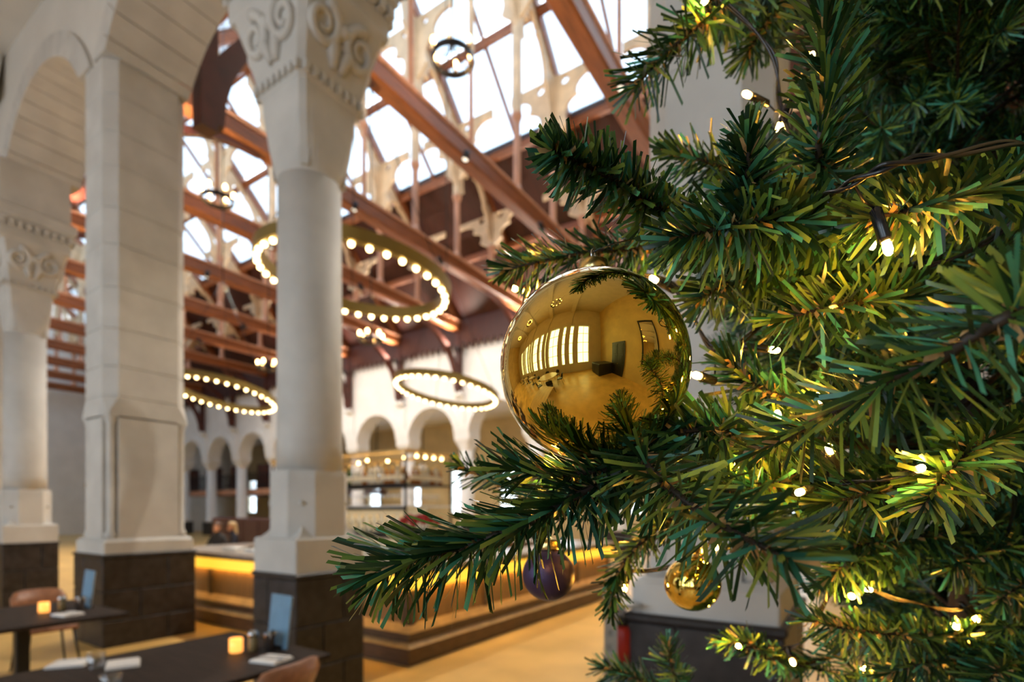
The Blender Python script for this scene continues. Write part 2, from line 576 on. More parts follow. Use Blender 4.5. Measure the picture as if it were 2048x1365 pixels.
def pillar(x0, x1, label):
    y0, y1 = Y0 - 0.03, Y1 + 0.06
    cx, cy = (x0 + x1) / 2, (y0 + y1) / 2
    root = thing('stone_pillar', label, 'pillar', (cx, cy, 0), kind='thing', group='stone supports of the arcade')
    hx, hy = (x1 - x0) / 2, (y1 - y0) / 2
    stone_plinth(root, hx + 0.03, hy + 0.03)
    MB().loft([cring(-hx - 0.01, -hy - 0.01, hx + 0.01, hy + 0.01, 0.01, PL), cring(-hx - 0.01, -hy - 0.01, hx + 0.01, hy + 0.01, 0.01, PL + 0.15),
               cring(-hx + 0.03, -hy + 0.03, hx - 0.03, hy - 0.03, 0.01, PL + 0.19)]).build('base', 'cream_stone', root)
    ix, iy = hx - 0.035, hy - 0.035
    n = 0.13
    def notch(z):
        pts = []
        for sx, sy in ((-1, -1), (1, -1), (1, 1), (-1, 1)):
            a = (sx * ix, sy * (iy - n)); b2 = (sx * (ix - n), sy * (iy - n)); c2 = (sx * (ix - n), sy * iy)
            tri = [a, b2, c2] if sx * sy > 0 else [c2, b2, a]
            pts += tri
        return [(p[0], p[1], z) for p in pts]
    MB().loft([notch(PL + 0.19), notch(2.90)]).build('pedestal', 'cream_stone', root)
    for sx in (-1, 1):
        for sy in (-1, 1):
            MB().lathe([(0.075, 0), (0.075, 0.06), (0.05, 0.10), (0.05, 1.45), (0.07, 1.50), (0.07, 1.55)],
                       (sx * (ix - 0.075), sy * (iy - 0.075), PL + 0.19), 12).build('colonnette', 'cream_stone', root)
    MB().loft([cring(-ix, -iy, ix, iy, 0.03, 2.88), cring(-ix, -iy, ix, iy, 0.03, 2.95), cring(-ix, -iy, ix, iy, 0.13, 3.14)]).build('chamfer_stop', 'cream_stone', root)
    zs = [3.14, 3.52, 4.0, 4.52, 5.06, 5.52, 6.05, 6.48, 6.95, SPRING]
    for k in range(len(zs) - 1):
        za, zb = zs[k], zs[k + 1]
        MB().loft([cring(-ix, -iy, ix, iy, 0.125, za, 0.012), cring(-ix, -iy, ix, iy, 0.13, za + 0.012), cring(-ix, -iy, ix, iy, 0.13, zb - 0.012),
                   cring(-ix, -iy, ix, iy, 0.125, zb, 0.012)]).build('stone_course', 'cream_stone', root)
    return root


def sring(h, e, z, n=40, hy=None):
    hy = hy or h
    out = []
    for i in range(n):
        t = 2 * PI * i / n + PI / n
        c, s = math.cos(t), math.sin(t)
        k = (abs(c) ** e + abs(s) ** e) ** (-1.0 / e)
        out.append((h * k * c, hy * k * s, z))
    return out


def scroll(cx, cz, r, turns, fn, flip=1, th=0.03):
    pts, rs = [], []
    n = 26
    for i in range(n + 1):
        f = i / n
        a = flip * f * turns * 2 * PI + (PI * 0.5)
        rr = r * (1 - 0.82 * f)
        pts.append(fn(cx + rr * math.cos(a), cz + rr * math.sin(a)))
        rs.append(th * (1 - 0.55 * f))
    return pts, rs


DENT_A = MB().box(-0.024, -0.022, -0.038, 0.024, 0.022, 0.038).mesh('dentil')
DENT_B = MB().box(-0.036, -0.036, -0.045, 0.036, 0.036, 0.045).mesh('dentil')
for m_ in (DENT_A, DENT_B):
    m_.materials.append(MATS['cream_stone'])


def column(cx, label):
    cy = 3.13
    root = thing('stone_column', label, 'column', (cx, cy, 0), kind='thing', group='stone supports of the arcade')
    stone_plinth(root, 0.315, 0.37)
    # square base with corner spurs, octagonal foot, round shaft
    MB().loft([cring(-0.31, -0.365, 0.31, 0.365, 0.008, PL), cring(-0.31, -0.365, 0.31, 0.365, 0.008, PL + 0.29), cring(-0.295, -0.35, 0.295, 0.35, 0.008, PL + 0.305)]).build('base', 'cream_stone', root)
    MB().loft([cring(-0.29, -0.32, 0.29, 0.32, 0.16, PL + 0.29), cring(-0.29, -0.32, 0.29, 0.32, 0.16, 2.02), cring(-0.285, -0.31, 0.285, 0.31, 0.155, 2.06)]).build('octagon_foot', 'cream_stone', root)
    for sx in (-1, 1):
        for sy in (-1, 1):
            p = (sx * 0.285, sy * 0.32)
            rings = []
            for f, s in ((0, 1.0), (0.18, 0.55), (0.4, 0.26), (0.75, 0.10), (1, 0.03)):
                z = PL + 0.30 + 0.30 * f
                q0 = (p[0] - sx * 0.17 * s, p[1])
                q1 = (p[0], p[1] - sy * 0.17 * s)
                qc = (sx * 0.16, sy * 0.16)
                base = [(qc[0] + (p[0] - qc[0]) * (0.25 + 0.75 * s), qc[1] + (p[1] - qc[1]) * (0.25 + 0.75 * s)),
                        (qc[0] + (q0[0] - qc[0]) * (0.3 + 0.7 * s), qc[1] + (q0[1] - qc[1]) * (0.3 + 0.7 * s)), qc,
                        (qc[0] + (q1[0] - qc[0]) * (0.3 + 0.7 * s), qc[1] + (q1[1] - qc[1]) * (0.3 + 0.7 * s))]
                rings.append([(a, b2, z) for a, b2 in base])
            MB().loft(rings).sphere((p[0] * 0.78, p[1] * 0.78, PL + 0.61), 0.022, 8, 6).build('spur', 'cream_stone', root)
    MB().loft([sring(0.292, 2, 2.06), sring(0.288, 2, 2.3), sring(0.28, 2, 4.72)], smooth=True).build('shaft', 'cream_stone', root)
    nk = MB().loft([sring(0.28, 2, 4.72), sring(0.288, 2.6, 4.80), sring(0.295, 4.5, 5.02), sring(0.305, 12, 5.28), sring(0.31, 30, 5.43)], smooth=False).build('neck', 'cream_stone', root)
    for sx in (-1, 1):
        for sy in (-1, 1):
            # lancet chamfer ends at the corners of the neck
            MB().loft([[(sx * (0.20 + a), sy * (0.20 + a2), z) for a, a2 in ((w, 0.0), (0.0, w), (-0.02, -0.02))] for z, w in ((4.74, 0.05), (5.0, 0.065), (5.26, 0.05), (5.42, 0.01))]).build('lancet_stop', 'cream_stone', nk)
    cap = MB().loft([sring(0.31, 30, 5.43), sring(0.34, 30, 5.47), sring(0.34, 30, 5.53), sring(0.35, 30, 5.57, hy=0.35),
                     sring(0.44, 30, 5.89, hy=0.40), sring(0.53, 30, 6.13, hy=0.46)]).build('capital', 'cream_stone', root)
    for k in range(8):
        for s in (-1, 1):
            a = -0.29 + 0.083 * k
            link('dentil', DENT_A, cap, (a, s * 0.345, 5.50))
            link('dentil', DENT_A, cap, (s * 0.345, a, 5.50))
    for ax in (0, 1):
        for s in (-1, 1):
            for fl_ in (-1, 1):
                def fn(u, z, ax=ax, s=s):
                    f = (z - 5.57) / 0.56
                    if ax == 0:
                        return (u, s * (0.345 + 0.12 * f), z)
                    return (s * (0.345 + 0.18 * f), u, z)
                p, r2 = scroll(fl_ * 0.20, 5.89, 0.17, 1.6, fn, fl_, 0.05)
                MB().tube(p, r2, 8).build('scroll', 'cream_stone', cap)
                p = [fn(fl_ * (0.03 + 0.10 * q), 5.63 + 0.42 * q - 0.25 * q * q) for q in (0, 0.25, 0.5, 0.75, 1.0)]
                MB().tube(p, [0.035, 0.055, 0.06, 0.045, 0.02], 8).build('carved_leaf', 'cream_stone', cap)
            MB().sphere(fn(0, 5.93), 0.06, 10, 8).build('boss', 'cream_stone', cap)
    # impost block with dentils under a moulded edge
    ab = MB()
    ab.loft([cring(-0.53, -0.46, 0.53, 0.46, 0.01, 6.13), cring(-0.55, -0.47, 0.55, 0.47, 0.01, 6.17), cring(-0.55, -0.47, 0.55, 0.47, 0.01, 6.42)])
    ab.build('impost', 'cream_stone', root)
    md = MB().loft([cring(-0.55, -0.47, 0.55, 0.47, 0.01, 6.42), cring(-0.62, -0.54, 0.62, 0.54, 0.01, 6.52), cring(-0.62, -0.54, 0.62, 0.54, 0.01, 6.66), cring(-0.55, -0.47, 0.55, 0.47, 0.01, 6.70), cring(-0.55, -0.47, 0.55, 0.47, 0.01, SPRING)]).build('abacus', 'cream_stone', root)
    for k in range(9):
        for s in (-1, 1):
            link('dentil', DENT_B, md, (-0.5 + 0.125 * k, s * 0.505, 6.385))
            link('dentil', DENT_B, md, (s * 0.585, -0.44 + 0.11 * k, 6.385))
    return root


column(-4.27, 'round cream stone column with carved capital behind the menu card, beside the bar corner')
column(-12.07, 'round cream column at the photo edge beyond the broad square pillar')
pillar(-8.6, -7.75, 'broad square cream pillar with chamfered corners between the two round columns')
pillar(-1.0, -0.30, 'square cream pillar on dark plinth half hidden behind the Christmas tree')
pillar(-16.1, -15.25, 'square cream pillar cut by the left photo edge behind the farthest round column')

# ---- far arcade with round arches, aisle behind it
TX = [-0.25 - 3.75 * k for k in range(13)]
poly = [(XL, 5.3)]
for k in range(len(TX) - 1, 0, -1):
    xa, xb = TX[k] + 0.42, TX[k - 1] - 0.42
    a = (xb - xa) / 2
    r, c, ts = arc(a, 1.35, 14)
    xc = (xa + xb) / 2
    if k == len(TX) - 1 and xa < XL + 0.3:
        pass
    for t in ts:
        poly.append((xc + r * math.sin(t), 5.3 + r * math.cos(t) - c))
poly += [(XR, 5.3), (XR, TIE + 0.2), (XL, TIE + 0.2)]
fw = MB().plate(poly, [], lambda a, b, c: (a, (YF0 + YF1) / 2 + c, b), YF1 - YF0)
wfar = tag(fw.build('wall_far', 'white_plaster'), kind='structure')
for k in range(1, len(TX) - 1):
    xa, xb = TX[k] + 0.42, TX[k - 1] - 0.42
    a = (xb - xa) / 2
    r, c, ts = arc(a, 1.35, 14)
    xc = (xa + xb) / 2
    o_ = [(xc + (r + 0.28) * math.sin(t), 5.3 + (r + 0.28) * math.cos(t) - c) for t in ts]
    i_ = [(xc + r * math.sin(t), 5.3 + r * math.cos(t) - c) for t in reversed(ts)]
    tag(MB().plate(o_ + i_, [], lambda a, b, c: (a, YF0 - 0.03 + c, b), 0.08).build('trim_%d' % (40 + k), 'white_plaster'), kind='structure')
fc0 = None
for k, x in enumerate(TX):
    if fc0 is None:
        fc0 = thing('far_column', None, 'column', (x, (YF0 + YF1) / 2, 0), kind='thing')
        MB().box(-0.42, -0.42, 0, 0.42, 0.42, 0.9, 0.02).build('plinth', 'dark_stone', fc0)
        MB().lathe([(0.40, 0.9), (0.40, 1.0), (0.33, 1.1), (0.31, 4.5)], n=20).build('shaft', 'white_plaster', fc0)
        MB().loft([sring(0.31, 2, 4.5), sring(0.36, 6, 4.75), sring(0.46, 30, 5.0), sring(0.46, 30, 5.3)]).build('capital', 'white_plaster', fc0)
        CORB = MB().loft([[(-0.18, -0.4, 6.75), (0.18, -0.4, 6.75), (0.18, -0.4, 7.0), (-0.18, -0.4, 7.0)], [(-0.24, -0.74, 6.98), (0.24, -0.74, 6.98), (0.24, -0.74, 7.14), (-0.24, -0.74, 7.14)]]).mesh('corbel')
        PSTR = MB().box(-0.2, -0.47, 5.3, 0.2, -0.40, 6.8).mesh('pilaster_strip')
        for m_ in (CORB, PSTR):
            m_.materials.append(MATS['white_plaster'])
        o = fc0
    else:
        o = copy_tree(fc0)
        o.location.x = x
    link('corbel', CORB, wfar, (x, (YF0 + YF1) / 2, 0))
    link('pilaster_strip', PSTR, wfar, (x, (YF0 + YF1) / 2, 0))
    o['group'] = 'columns of the far arcade'
    o['label'] = '%s white column of the far arcade, counted from the tree side' % ORD[k]
# aisle behind
wy = sorted([(TX[k] - 1.875 - 0.6, TX[k] - 1.875 + 0.6) for k in range(12)])
window_wall('wall_back', YE, YE + 0.35, XL, XR, 7.4, wy, 1.5, 4.3, 'yellow_plaster')
for a, b_ in wy:
    sash_window(a, b_, YE + 0.15, 1.5, 4.3, 2, 3)
tag(MB().box(XL, YF1, 7.2, XR, YE + 0.3, 7.4).build('ceiling', 'white_plaster'), kind='structure')
# gallery in the far bays of the aisle
ga = struct('trim_90', (-35.5, 21.0, 0), 'dark gallery with iron railing in the far aisle')
MB().box(-10, -0.6, 2.85, 8.5, 4.9, 3.1).build('gallery_floor', 'bracket_wood', ga)
MB().box(-10, -0.72, 2.78, 8.5, -0.6, 3.16).build('gallery_edge', 'post_wood', ga)
for z in (3.35, 4.15):
    MB().box(-10, -0.69, z, 8.5, -0.64, z + 0.05).build('rail', 'iron', ga)
bl = MB()
for k in range(118):
    x = -9.9 + k * 0.156
    bl.box(x - 0.012, -0.68, 3.1, x + 0.012, -0.65, 4.16)
tag(bl.build('balusters', 'iron', ga), kind='stuff')
for k in range(6):
    MB().box(-9.4 + k * 3.4, 0.2, 3.1, -8.0 + k * 3.4, 0.75, 4.9, 0.02).build('bookcase', 'bracket_wood', ga)

# ---- roof: boarding, trusses with tracery, skylights
GZ = 4.05                   # half width of the glazing
def roofz(y):
    return TIE + (YF0 - y) if y > YMID else TIE + (y - (2 * YMID - YF0))
bd = MB()
for s in (-1, 1):
    ya, yb = YMID + s * GZ, YMID + s * 8.6
    za, zb = RIDGE - GZ, RIDGE - 8.6
    ring = [(ya, za + 0.14), (yb, zb + 0.14), (yb, zb + 0.30), (ya, za + 0.30)]
    bd.loft([[(XL, p[0], p[1]) for p in ring], [(XR, p[0], p[1]) for p in ring]])
bd.box(XL, YMID - 0.15, RIDGE + 0.1, XR, YMID + 0.15, RIDGE + 0.35)
tag(bd.build('ceiling', 'roof_board'), kind='structure')

POSTS = [YMID + 2.06 * (j + 0.5) for j in range(-4, 4)]


def lobed(w, h, n=7):
    """bracket outline in (u, v): corner at (0, 0), w along the top, h down the post, lobed inner edge"""
    pts = [(0, 0), (w, 0)]
    c1, c2, c3 = (w * 0.98, -h * 0.24), (w * 0.62, -h * 0.44), (w * 0.22, -h * 0.78)
    def cusp(cx, cy, r, a0, a1):
        return [(cx + r * math.cos(math.radians(a0 + (a1 - a0) * i / n)), cy + r * math.sin(math.radians(a0 + (a1 - a0) * i / n))) for i in range(n + 1)]
    pts += [(w, -h * 0.10)]
    pts += [(w * 0.86 + w * 0.34 * math.cos(t), -h * 0.34 + h * 0.20 * math.sin(t)) for t in [math.radians(65 + 135 * i / n) for i in range(n + 1)]]
    pts += [(w * 0.58 + w * 0.30 * math.cos(t), -h * 0.66 + h * 0.24 * math.sin(t)) for t in [math.radians(95 + 120 * i / n) for i in range(n + 1)]]
    pts += [(w * 0.14, -h * 0.94), (0, -h)]
    return pts


def oval(cx, cy, a, b2, n=10):
    return [(cx + a * math.cos(2 * PI * i / n), cy + b2 * math.sin(2 * PI * i / n)) for i in range(n)]


def make_truss(x):
    root = struct('roof_truss', (x, 0, 0))
    MB().box(-0.19, 3.0, TIE - 0.23, 0.19, YF0 + 0.1, TIE + 0.17, 0.05).build('tie_beam', 'beam_wood', root)
    MB().box(-0.23, 3.0, TIE + 0.17, 0.23, YF0 + 0.1, TIE + 0.23).build('beam_moulding', 'post_wood', root)
    for s in (-1, 1):
        p0 = (0, YMID, RIDGE + 0.02)
        p1 = (0, YMID + s * 8.2, RIDGE - 8.2 + 0.02)
        MB().bar(p0, p1, 0.26, 0.30).build('rafter', 'beam_wood', root)
    for j, y in enumerate(POSTS):
        zt = roofz(y) - 0.18
        z0 = TIE + 0.23
        h = zt - z0
        if h < 0.5:
            continue
        far = y >= YMID - 0.1
        zc = z0 + min(h * 0.52, 2.2)
        r = 0.105 if far else 0.06
        MB().lathe([(r + 0.05, z0), (r + 0.05, z0 + 0.14), (r, z0 + 0.24), (r * 0.92, zc - 0.24), (r + 0.05, zc - 0.06), (r + 0.05, zc)], (0, y, 0), 8, smooth=False).build('post', 'post_wood', root)
        MB().box(-r, y - r, zc, r, y + r, zt, 0.02).build('upper_post', 'tracery_wood', root)
        hb = min(2.3, zt - zc)
        # tracery boards in the plane of the truss, under the rafter
        for s in (-1, 1):
            if y > POSTS[-1] - 0.1 and s > 0 or y < POSTS[0] + 0.1 and s < 0:
                continue
            slope = -s if y > YMID else s
            if not far:
                continue
            out = lobed(1.0, hb)
            MB().plate(out, [oval(0.30, -hb * 0.10, 0.10, 0.13)], lambda a, b, c, s=s, y=y, zt=zt, sl=slope: (c, y + s * a, zt + b + sl * a * 0.98), 0.12).build('tracery', 'tracery_wood', root)
        # boards running lengthwise under the purlins
        if far:
            for s in (-1, 1):
                out = lobed(1.5, min(1.9, hb))
                MB().plate(out, [oval(0.42, -hb * 0.10, 0.13, 0.12)], lambda a, b, c, s=s, y=y, zt=zt: (s * a, y + c, zt + b - 0.02), 0.10).build('tracery', 'tracery_wood', root)
    # curved braces down to the wall posts
    for s, yw in ((1, YF0 - 0.12), (-1, Y1 + 0.12)):
        MB().box(-0.12, min(yw, yw - s * 0.24), 7.1, 0.12, max(yw, yw - s * 0.24), TIE - 0.17).build('wall_post', 'bracket_wood', root)
        pts = []
        for i in range(11):
            a = PI / 2 * i / 10
            pts.append((0, yw - s * (0.2 + 2.9 * (1 - math.cos(a))), 7.3 + (TIE - 0.2 - 7.3) * math.sin(a)))
        mb = MB()
        rings = []
        for i, p in enumerate(pts):
            th = 0.14
            rings.append([(-0.09, p[1] + s * th, p[2] - th * 0.3), (0.09, p[1] + s * th, p[2] - th * 0.3), (0.09, p[1] - s * th, p[2] - th * 0.6), (-0.09, p[1] - s * th, p[2] - th * 0.6)])
        MB().loft(rings).build('curved_brace', 'bracket_wood', root)
    return root


tr0 = make_truss(TX[0])
for x in TX[1:]:
    t = copy_tree(tr0)
    t.location.x = x

# purlins, saw-toothed valance, skylight panes by bay
for i, y in enumerate([YMID - GZ, YMID - 2.03, YMID, YMID + 2.03, YMID + GZ, YMID + 6.1]):
    z = roofz(y)
    pu = struct('trim_%d' % (60 + i), (0, y, z), 'lengthwise roof purlin of dark wood')
    MB().box(XL, -0.08, -0.20, XR, 0.08, 0.02).build('purlin', 'beam_wood', pu)
va = struct('trim_70', (0, YF0 - 0.28, 0), 'saw-toothed wooden valance along the far wall')
for k in range(len(TX) - 1):
    x1, x0 = TX[k], TX[k + 1]
    n = 11
    pts = []
    for i in range(n):
        w = (x1 - x0) / n
        xa = x0 + w * i
        pts += [(xa, 9.40), (xa + w * 0.40, 9.02), (xa + w * 0.60, 9.02)]
    MB().plate(pts + [(x1, 9.40), (x1, TIE + 0.3), (x0, TIE + 0.3)], [], lambda a, b, c: (a, c, b), 0.06).build('valance_board', 'roof_board', va)
WB = 100
for k in range(len(TX) - 1):
    x1, x0 = TX[k], TX[k + 1]
    WB += 1
    root = struct('window_%d' % WB, (0, 0, 0), 'skylight bay of the glazed roof')
    for s in (-1, 1):
        for xm in ((x0 + x1) / 2,):
            MB().bar((xm, YMID, RIDGE + 0.08), (xm, YMID + s * GZ, RIDGE - GZ + 0.08), 0.09, 0.14).build('glazing_bar', 'beam_wood', root)
        for ii in range(2):
            for jj in range(2):
                xa = x0 + (x1 - x0) * ii / 2 + 0.03
                xb = x0 + (x1 - x0) * (ii + 1) / 2 - 0.03
                a, b2 = GZ / 2 * jj + 0.02, GZ / 2 * (jj + 1) - 0.02
                ring = lambda x: [(x, YMID + s * a, RIDGE - a + 0.12), (x, YMID + s * b2, RIDGE - b2 + 0.12), (x, YMID + s * b2, RIDGE - b2 + 0.13), (x, YMID + s * a, RIDGE - a + 0.13)]
                MB().loft([ring(xa), ring(xb)]).build('pane', 'roof_glass', root)

# ------------------------------------------------------------------ lamps of the hall
def sphere_mesh(name, r, material, n=10, m=7, sz=1.0):
    me = MB().sphere((0, 0, 0), r, n, m, sz).mesh(name)
    me.materials.append(MATS[material])
    return me


BULB = sphere_mesh('bulb', 0.034, 'bulb_warm')
FWD = Vector((-ST, CT, 0))


def ring_lamp(c, rad, nb, tilt, pitch, label):
    top = roofz(c[1])
    root = thing('ring_chandelier', label, 'chandelier', c, group='ring chandeliers over the hall')
    q = Matrix.Rotation(math.radians(tilt), 4, FWD) @ Matrix.Rotation(math.radians(-pitch), 4, Vector((CT, ST, 0)))
    n = 64
    rings = []
    for i in range(n + 1):
        a = 2 * PI * i / n
        cs = [(rad + 0.06, 0.10), (rad + 0.06, -0.04), (rad + 0.03, -0.05), (rad - 0.03, -0.05), (rad - 0.05, -0.03), (rad - 0.05, 0.10)]
        rings.append([tuple(q @ Vector((r * math.cos(a), r * math.sin(a), z))) for r, z in cs])
    MB().loft(rings, caps=False).build('rim', 'ring_brass', root)
    for i in range(nb):
        a = 2 * PI * (i + 0.5) / nb
        link('bulb', BULB, root, q @ Vector((rad * math.cos(a), rad * math.sin(a), -0.066)))
    h = top - c[2]
    for i in range(3):
        a = 2 * PI * i / 3 + 0.4
        MB().tube([q @ Vector((rad * math.cos(a), rad * math.sin(a), 0.06)), (0, 0, min(h, 3.0))], 0.006, 6).build('suspension_wire', 'iron', root)
    MB().tube([(0, 0, min(h, 3.0)), (0, 0, h)], 0.012, 6).build('suspension_rod', 'iron', root)
    return root


ring_lamp(at(712, 560, 6.9), 1.17, 38, 7, 0, 'large lit ring chandelier just behind the round column with carved capital')
ring_lamp(at(446, 788, 13.9), 1.27, 36, 7, 8, 'lit ring chandelier seen between the square pillar and the round column')
ring_lamp(at(893, 783, 13.2), 1.25, 38, 9, 4, 'lit ring chandelier hanging beside the gold bauble before the far white wall')

CB = sphere_mesh('candle_bulb', 0.045, 'candle_bulb', 10, 7, 1.6)


def candle_chandelier(c, label, rad=0.36, n=6, top=None):
    top = top or roofz(c[1]) + 0.2
    root = thing('iron_chandelier', label, 'chandelier', c, group='small iron chandeliers')
    rings = []
    for i in range(33):
        a = 2 * PI * i / 32
        rings.append([(r * math.cos(a), r * math.sin(a), z) for r, z in ((rad + 0.02, 0.05), (rad + 0.02, -0.05), (rad - 0.02, -0.05), (rad - 0.02, 0.05))])
    MB().loft(rings, caps=False).build('iron_ring', 'iron', root)
    for i in range(n):
        a = 2 * PI * i / n
        x, y = rad * math.cos(a), rad * math.sin(a)
        MB().tube([(0, 0, 0.3), (x * 0.4, y * 0.4, 0.02), (x * 0.8, y * 0.8, -0.06), (x, y, 0.02)], 0.012, 6).build('arm', 'iron', root)
        cs = MB().lathe([(0.05, 0.04), (0.05, 0.06), (0.022, 0.07), (0.022, 0.14)], (x, y, 0), 10).build('candle_sleeve', 'wax', root)
        link('bulb', CB, cs, (x, y, 0.20))
    MB().tube([(0, 0, 0.3), (0, 0, top - c[2])], 0.016, 6).build('suspension_rod', 'iron', root)
    return root


candle_chandelier(at(905, 118, 9.6), 'small iron candle chandelier high up against the bright skylight')
candle_chandelier(at(435, 400, 13.5), 'small iron candle chandelier glimpsed between pillar and round column')
candle_chandelier(at(742, 682, 17.0), 'small iron candle chandelier below the large ring chandelier')
candle_chandelier(at(537, 738, 19.5), 'small iron candle chandelier touching the edge of the round column')

for i_, (x_, y_) in enumerate(((-2.4, -1.6), (-6.2, -1.6), (-10.0, -1.6))):
    candle_chandelier(Vector((x_, y_, 6.6)), 'iron candle chandelier of the aisle behind the camera, %s from the side wall' % ('first', 'second', 'third')[i_], 0.45, 8, 9.25)

# track spotlights on the tie beams and uplights on the wall posts: added unseen lamps to brighten the hall
FILLSPOT_N = [0]


def fillspot(p, aim, power, cone, label, group, blend=0.6, col=(1.0, 0.90, 0.76)):
    p, aim = Vector(p), Vector(aim)
    t = thing('fillspot', label, 'fillspot', p, group=group)
    d = (aim - p).normalized()
    q = d.to_track_quat('Z', 'Y')
    for nm, mb, mm in (('housing', MB().lathe([(0.05, -0.22), (0.075, -0.20), (0.08, 0.02), (0.072, 0.02), (0.066, -0.01)], n=14), 'iron'),
                       ('lens', MB().lathe([(0.064, -0.012), (0.064, -0.008)], n=14), 'fillspot_lens')):
        o = mb.build(nm, mm, t)
        o.rotation_mode = 'QUATERNION'
        o.rotation_quaternion = q
    MB().tube([(0, 0, 0), tuple(-d * 0.12 + Vector((0, 0, 0.05)))], 0.014, 6).build('bracket', 'iron', t)
    l = bpy.data.lights.new('fillspot_lamp', 'SPOT')
    l.energy, l.color, l.spot_size, l.spot_blend, l.shadow_soft_size = power, col, math.radians(cone), blend, 0.06
    lo_ = link('fillspot_lamp', l, t, tuple(d * 0.05))
    lo_.rotation_mode = 'QUATERNION'
    lo_.rotation_quaternion = (-d).to_track_quat('Z', 'Y')
    return t


for k in range(1, 8):
    x_ = TX[k]
    fillspot((x_ + 0.26, 13.2, TIE - 0.36), (x_ + 0.6, 19.3, 5.2), 125, 110, 'added black wall-washing spotlight under the %s tie beam from the tree' % ORD[k], 'added spotlights towards the far wall')
    fillspot((x_ + 0.26, 9.6, TIE - 0.36), (x_ - 0.6, 7.0, 0), 380, 90, 'added black spotlight aimed down from the %s tie beam counted from the tree' % ORD[k], 'added spotlights towards the floor')
    fillspot((x_ + 0.30, YF0 - 0.75, 9.0), (x_ + 0.4, 14.0, 14.5), 190, 120, 'added black uplight beside the %s far wall post counted from the tree' % ORD[k], 'added uplights towards the roof')
    fillspot((x_ + 0.30, Y1 + 0.6, 9.0), (x_ - 0.2, 13.0, 12.5), 230, 110, 'added black uplight above the near arcade at the %s tie beam from the tree' % ORD[k], 'added uplights above the near arcade')

# pendant lamps in the far aisle
pl0 = None
for k in range(2, 10):
    c = (TX[k] - 1.875, 22.8, 4.1)
    if pl0 is None:
        pl0 = thing('pendant_lamp', 'dark pendant lamp with white shade behind the third far arch from the tree', 'lamp', c, group='pendant lamps in the far aisle')
        MB().lathe([(0.05, 0.30), (0.10, 0.28), (0.42, 0.02), (0.42, 0.0), (0.36, 0.0), (0.06, 0.2)], n=20).build('lamp_shade', 'white_plaster', pl0)
        MB().lathe([(0.03, 0.30), (0.03, 3.1)], n=8).build('pendant_rod', 'iron', pl0)
        link('bulb', BULB, pl0, (0, 0, 0.05))
    else:
        o = copy_tree(pl0)
        o.location = c
        o['label'] = 'dark pendant lamp with white shade behind the %s far arch from the tree' % ORD[k]

# ------------------------------------------------------------------ bar island
BX0, BX1, BY0, BY1 = -9.6, -4.12, 4.28, 9.9
BH = 1.08
bar = thing('bar_counter', 'panelled wooden bar counter glowing with warm light under its top', 'bar', (BX1, BY0, 0))
W_, D_ = BX1 - BX0, BY1 - BY0


def frame_ring(mb, o0, o1, z0, z1):
    """closed rectangular ring: o0 outset of the outer face, o1 of the inner face (local coords, corner at 0,0)"""
    xo0, xo1, yo0, yo1 = -W_ - o0, o0, -o0, D_ + o0
    xi0, xi1, yi0, yi1 = -W_ - o1, o1, -o1, D_ + o1
    mb.box(xo0, yo0, z0, xo1, yi0, z1).box(xo0, yi1, z0, xo1, yo1, z1)
    mb.box(xo0, yi0, z0, xi0, yi1, z1).box(xi1, yi0, z0, xo1, yi1, z1)
    return mb


frame_ring(MB(), 0.0, -0.08, 0.0, 1.0).build('body', 'bar_wood', bar)
frame_ring(MB(), 0.10, -0.65, 1.03, BH).build('counter_top', 'counter_top', bar)
frame_ring(MB(), 0.02, -0.60, 0.985, 1.03).build('counter_frame', 'bar_plinth', bar)
frame_ring(MB(), 0.05, 0.0, 0.0, 0.205).build('kick_plinth', 'bar_plinth', bar)
frame_ring(MB(), 0.065, 0.0, 0.205, 0.225).build('plinth_moulding', 'bar_wood', bar)
frame_ring(MB(), 0.030, 0.0, 0.225, 0.36).build('bottom_rail', 'bar_plinth', bar)
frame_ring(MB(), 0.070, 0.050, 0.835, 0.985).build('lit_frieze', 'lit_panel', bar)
frame_ring(MB(), 0.050, 0.0, 0.90, 0.985).build('top_rail', 'bar_plinth', bar)
frame_ring(MB(), 0.040, 0.012, 0.885, 0.898).build('led_strip', 'led_strip', bar)
for o_a, o_b, z_a, z_b, nm in ((0.075, 0.012, 0.36, 0.45, 'sloped_ledge'), (0.10, 0.05, 0.205, 0.25, 'sloped_moulding')):
    lo_ = [(-W_ - o_a, -o_a, z_a), (o_a, -o_a, z_a), (o_a, D_ + o_a, z_a), (-W_ - o_a, D_ + o_a, z_a)]
    hi_ = [(-W_ - o_b, -o_b, z_b), (o_b, -o_b, z_b), (o_b, D_ + o_b, z_b), (-W_ - o_b, D_ + o_b, z_b)]
    in_ = [(-W_ + 0.01, 0.01, z_b), (-0.01, 0.01, z_b), (-0.01, D_ - 0.01, z_b), (-W_ + 0.01, D_ - 0.01, z_b)]
    il_ = [(a, b, z_a) for a, b, c in in_]
    MB().loft([lo_, hi_, in_, il_, lo_], caps=False).build(nm, 'bar_ledge', bar)
for k in range(5):
    x = -0.04 - k * (W_ - 0.08) / 4
    MB().box(x - 0.05, -0.026, 0.44, x + 0.05, 0.0, 0.90, 0.006).build('stile', 'bar_plinth', bar)
    y = 0.04 + k * (D_ - 0.08) / 4
    MB().box(0.0, y - 0.05, 0.44, 0.026, y + 0.05, 0.90, 0.006).build('stile', 'bar_plinth', bar)

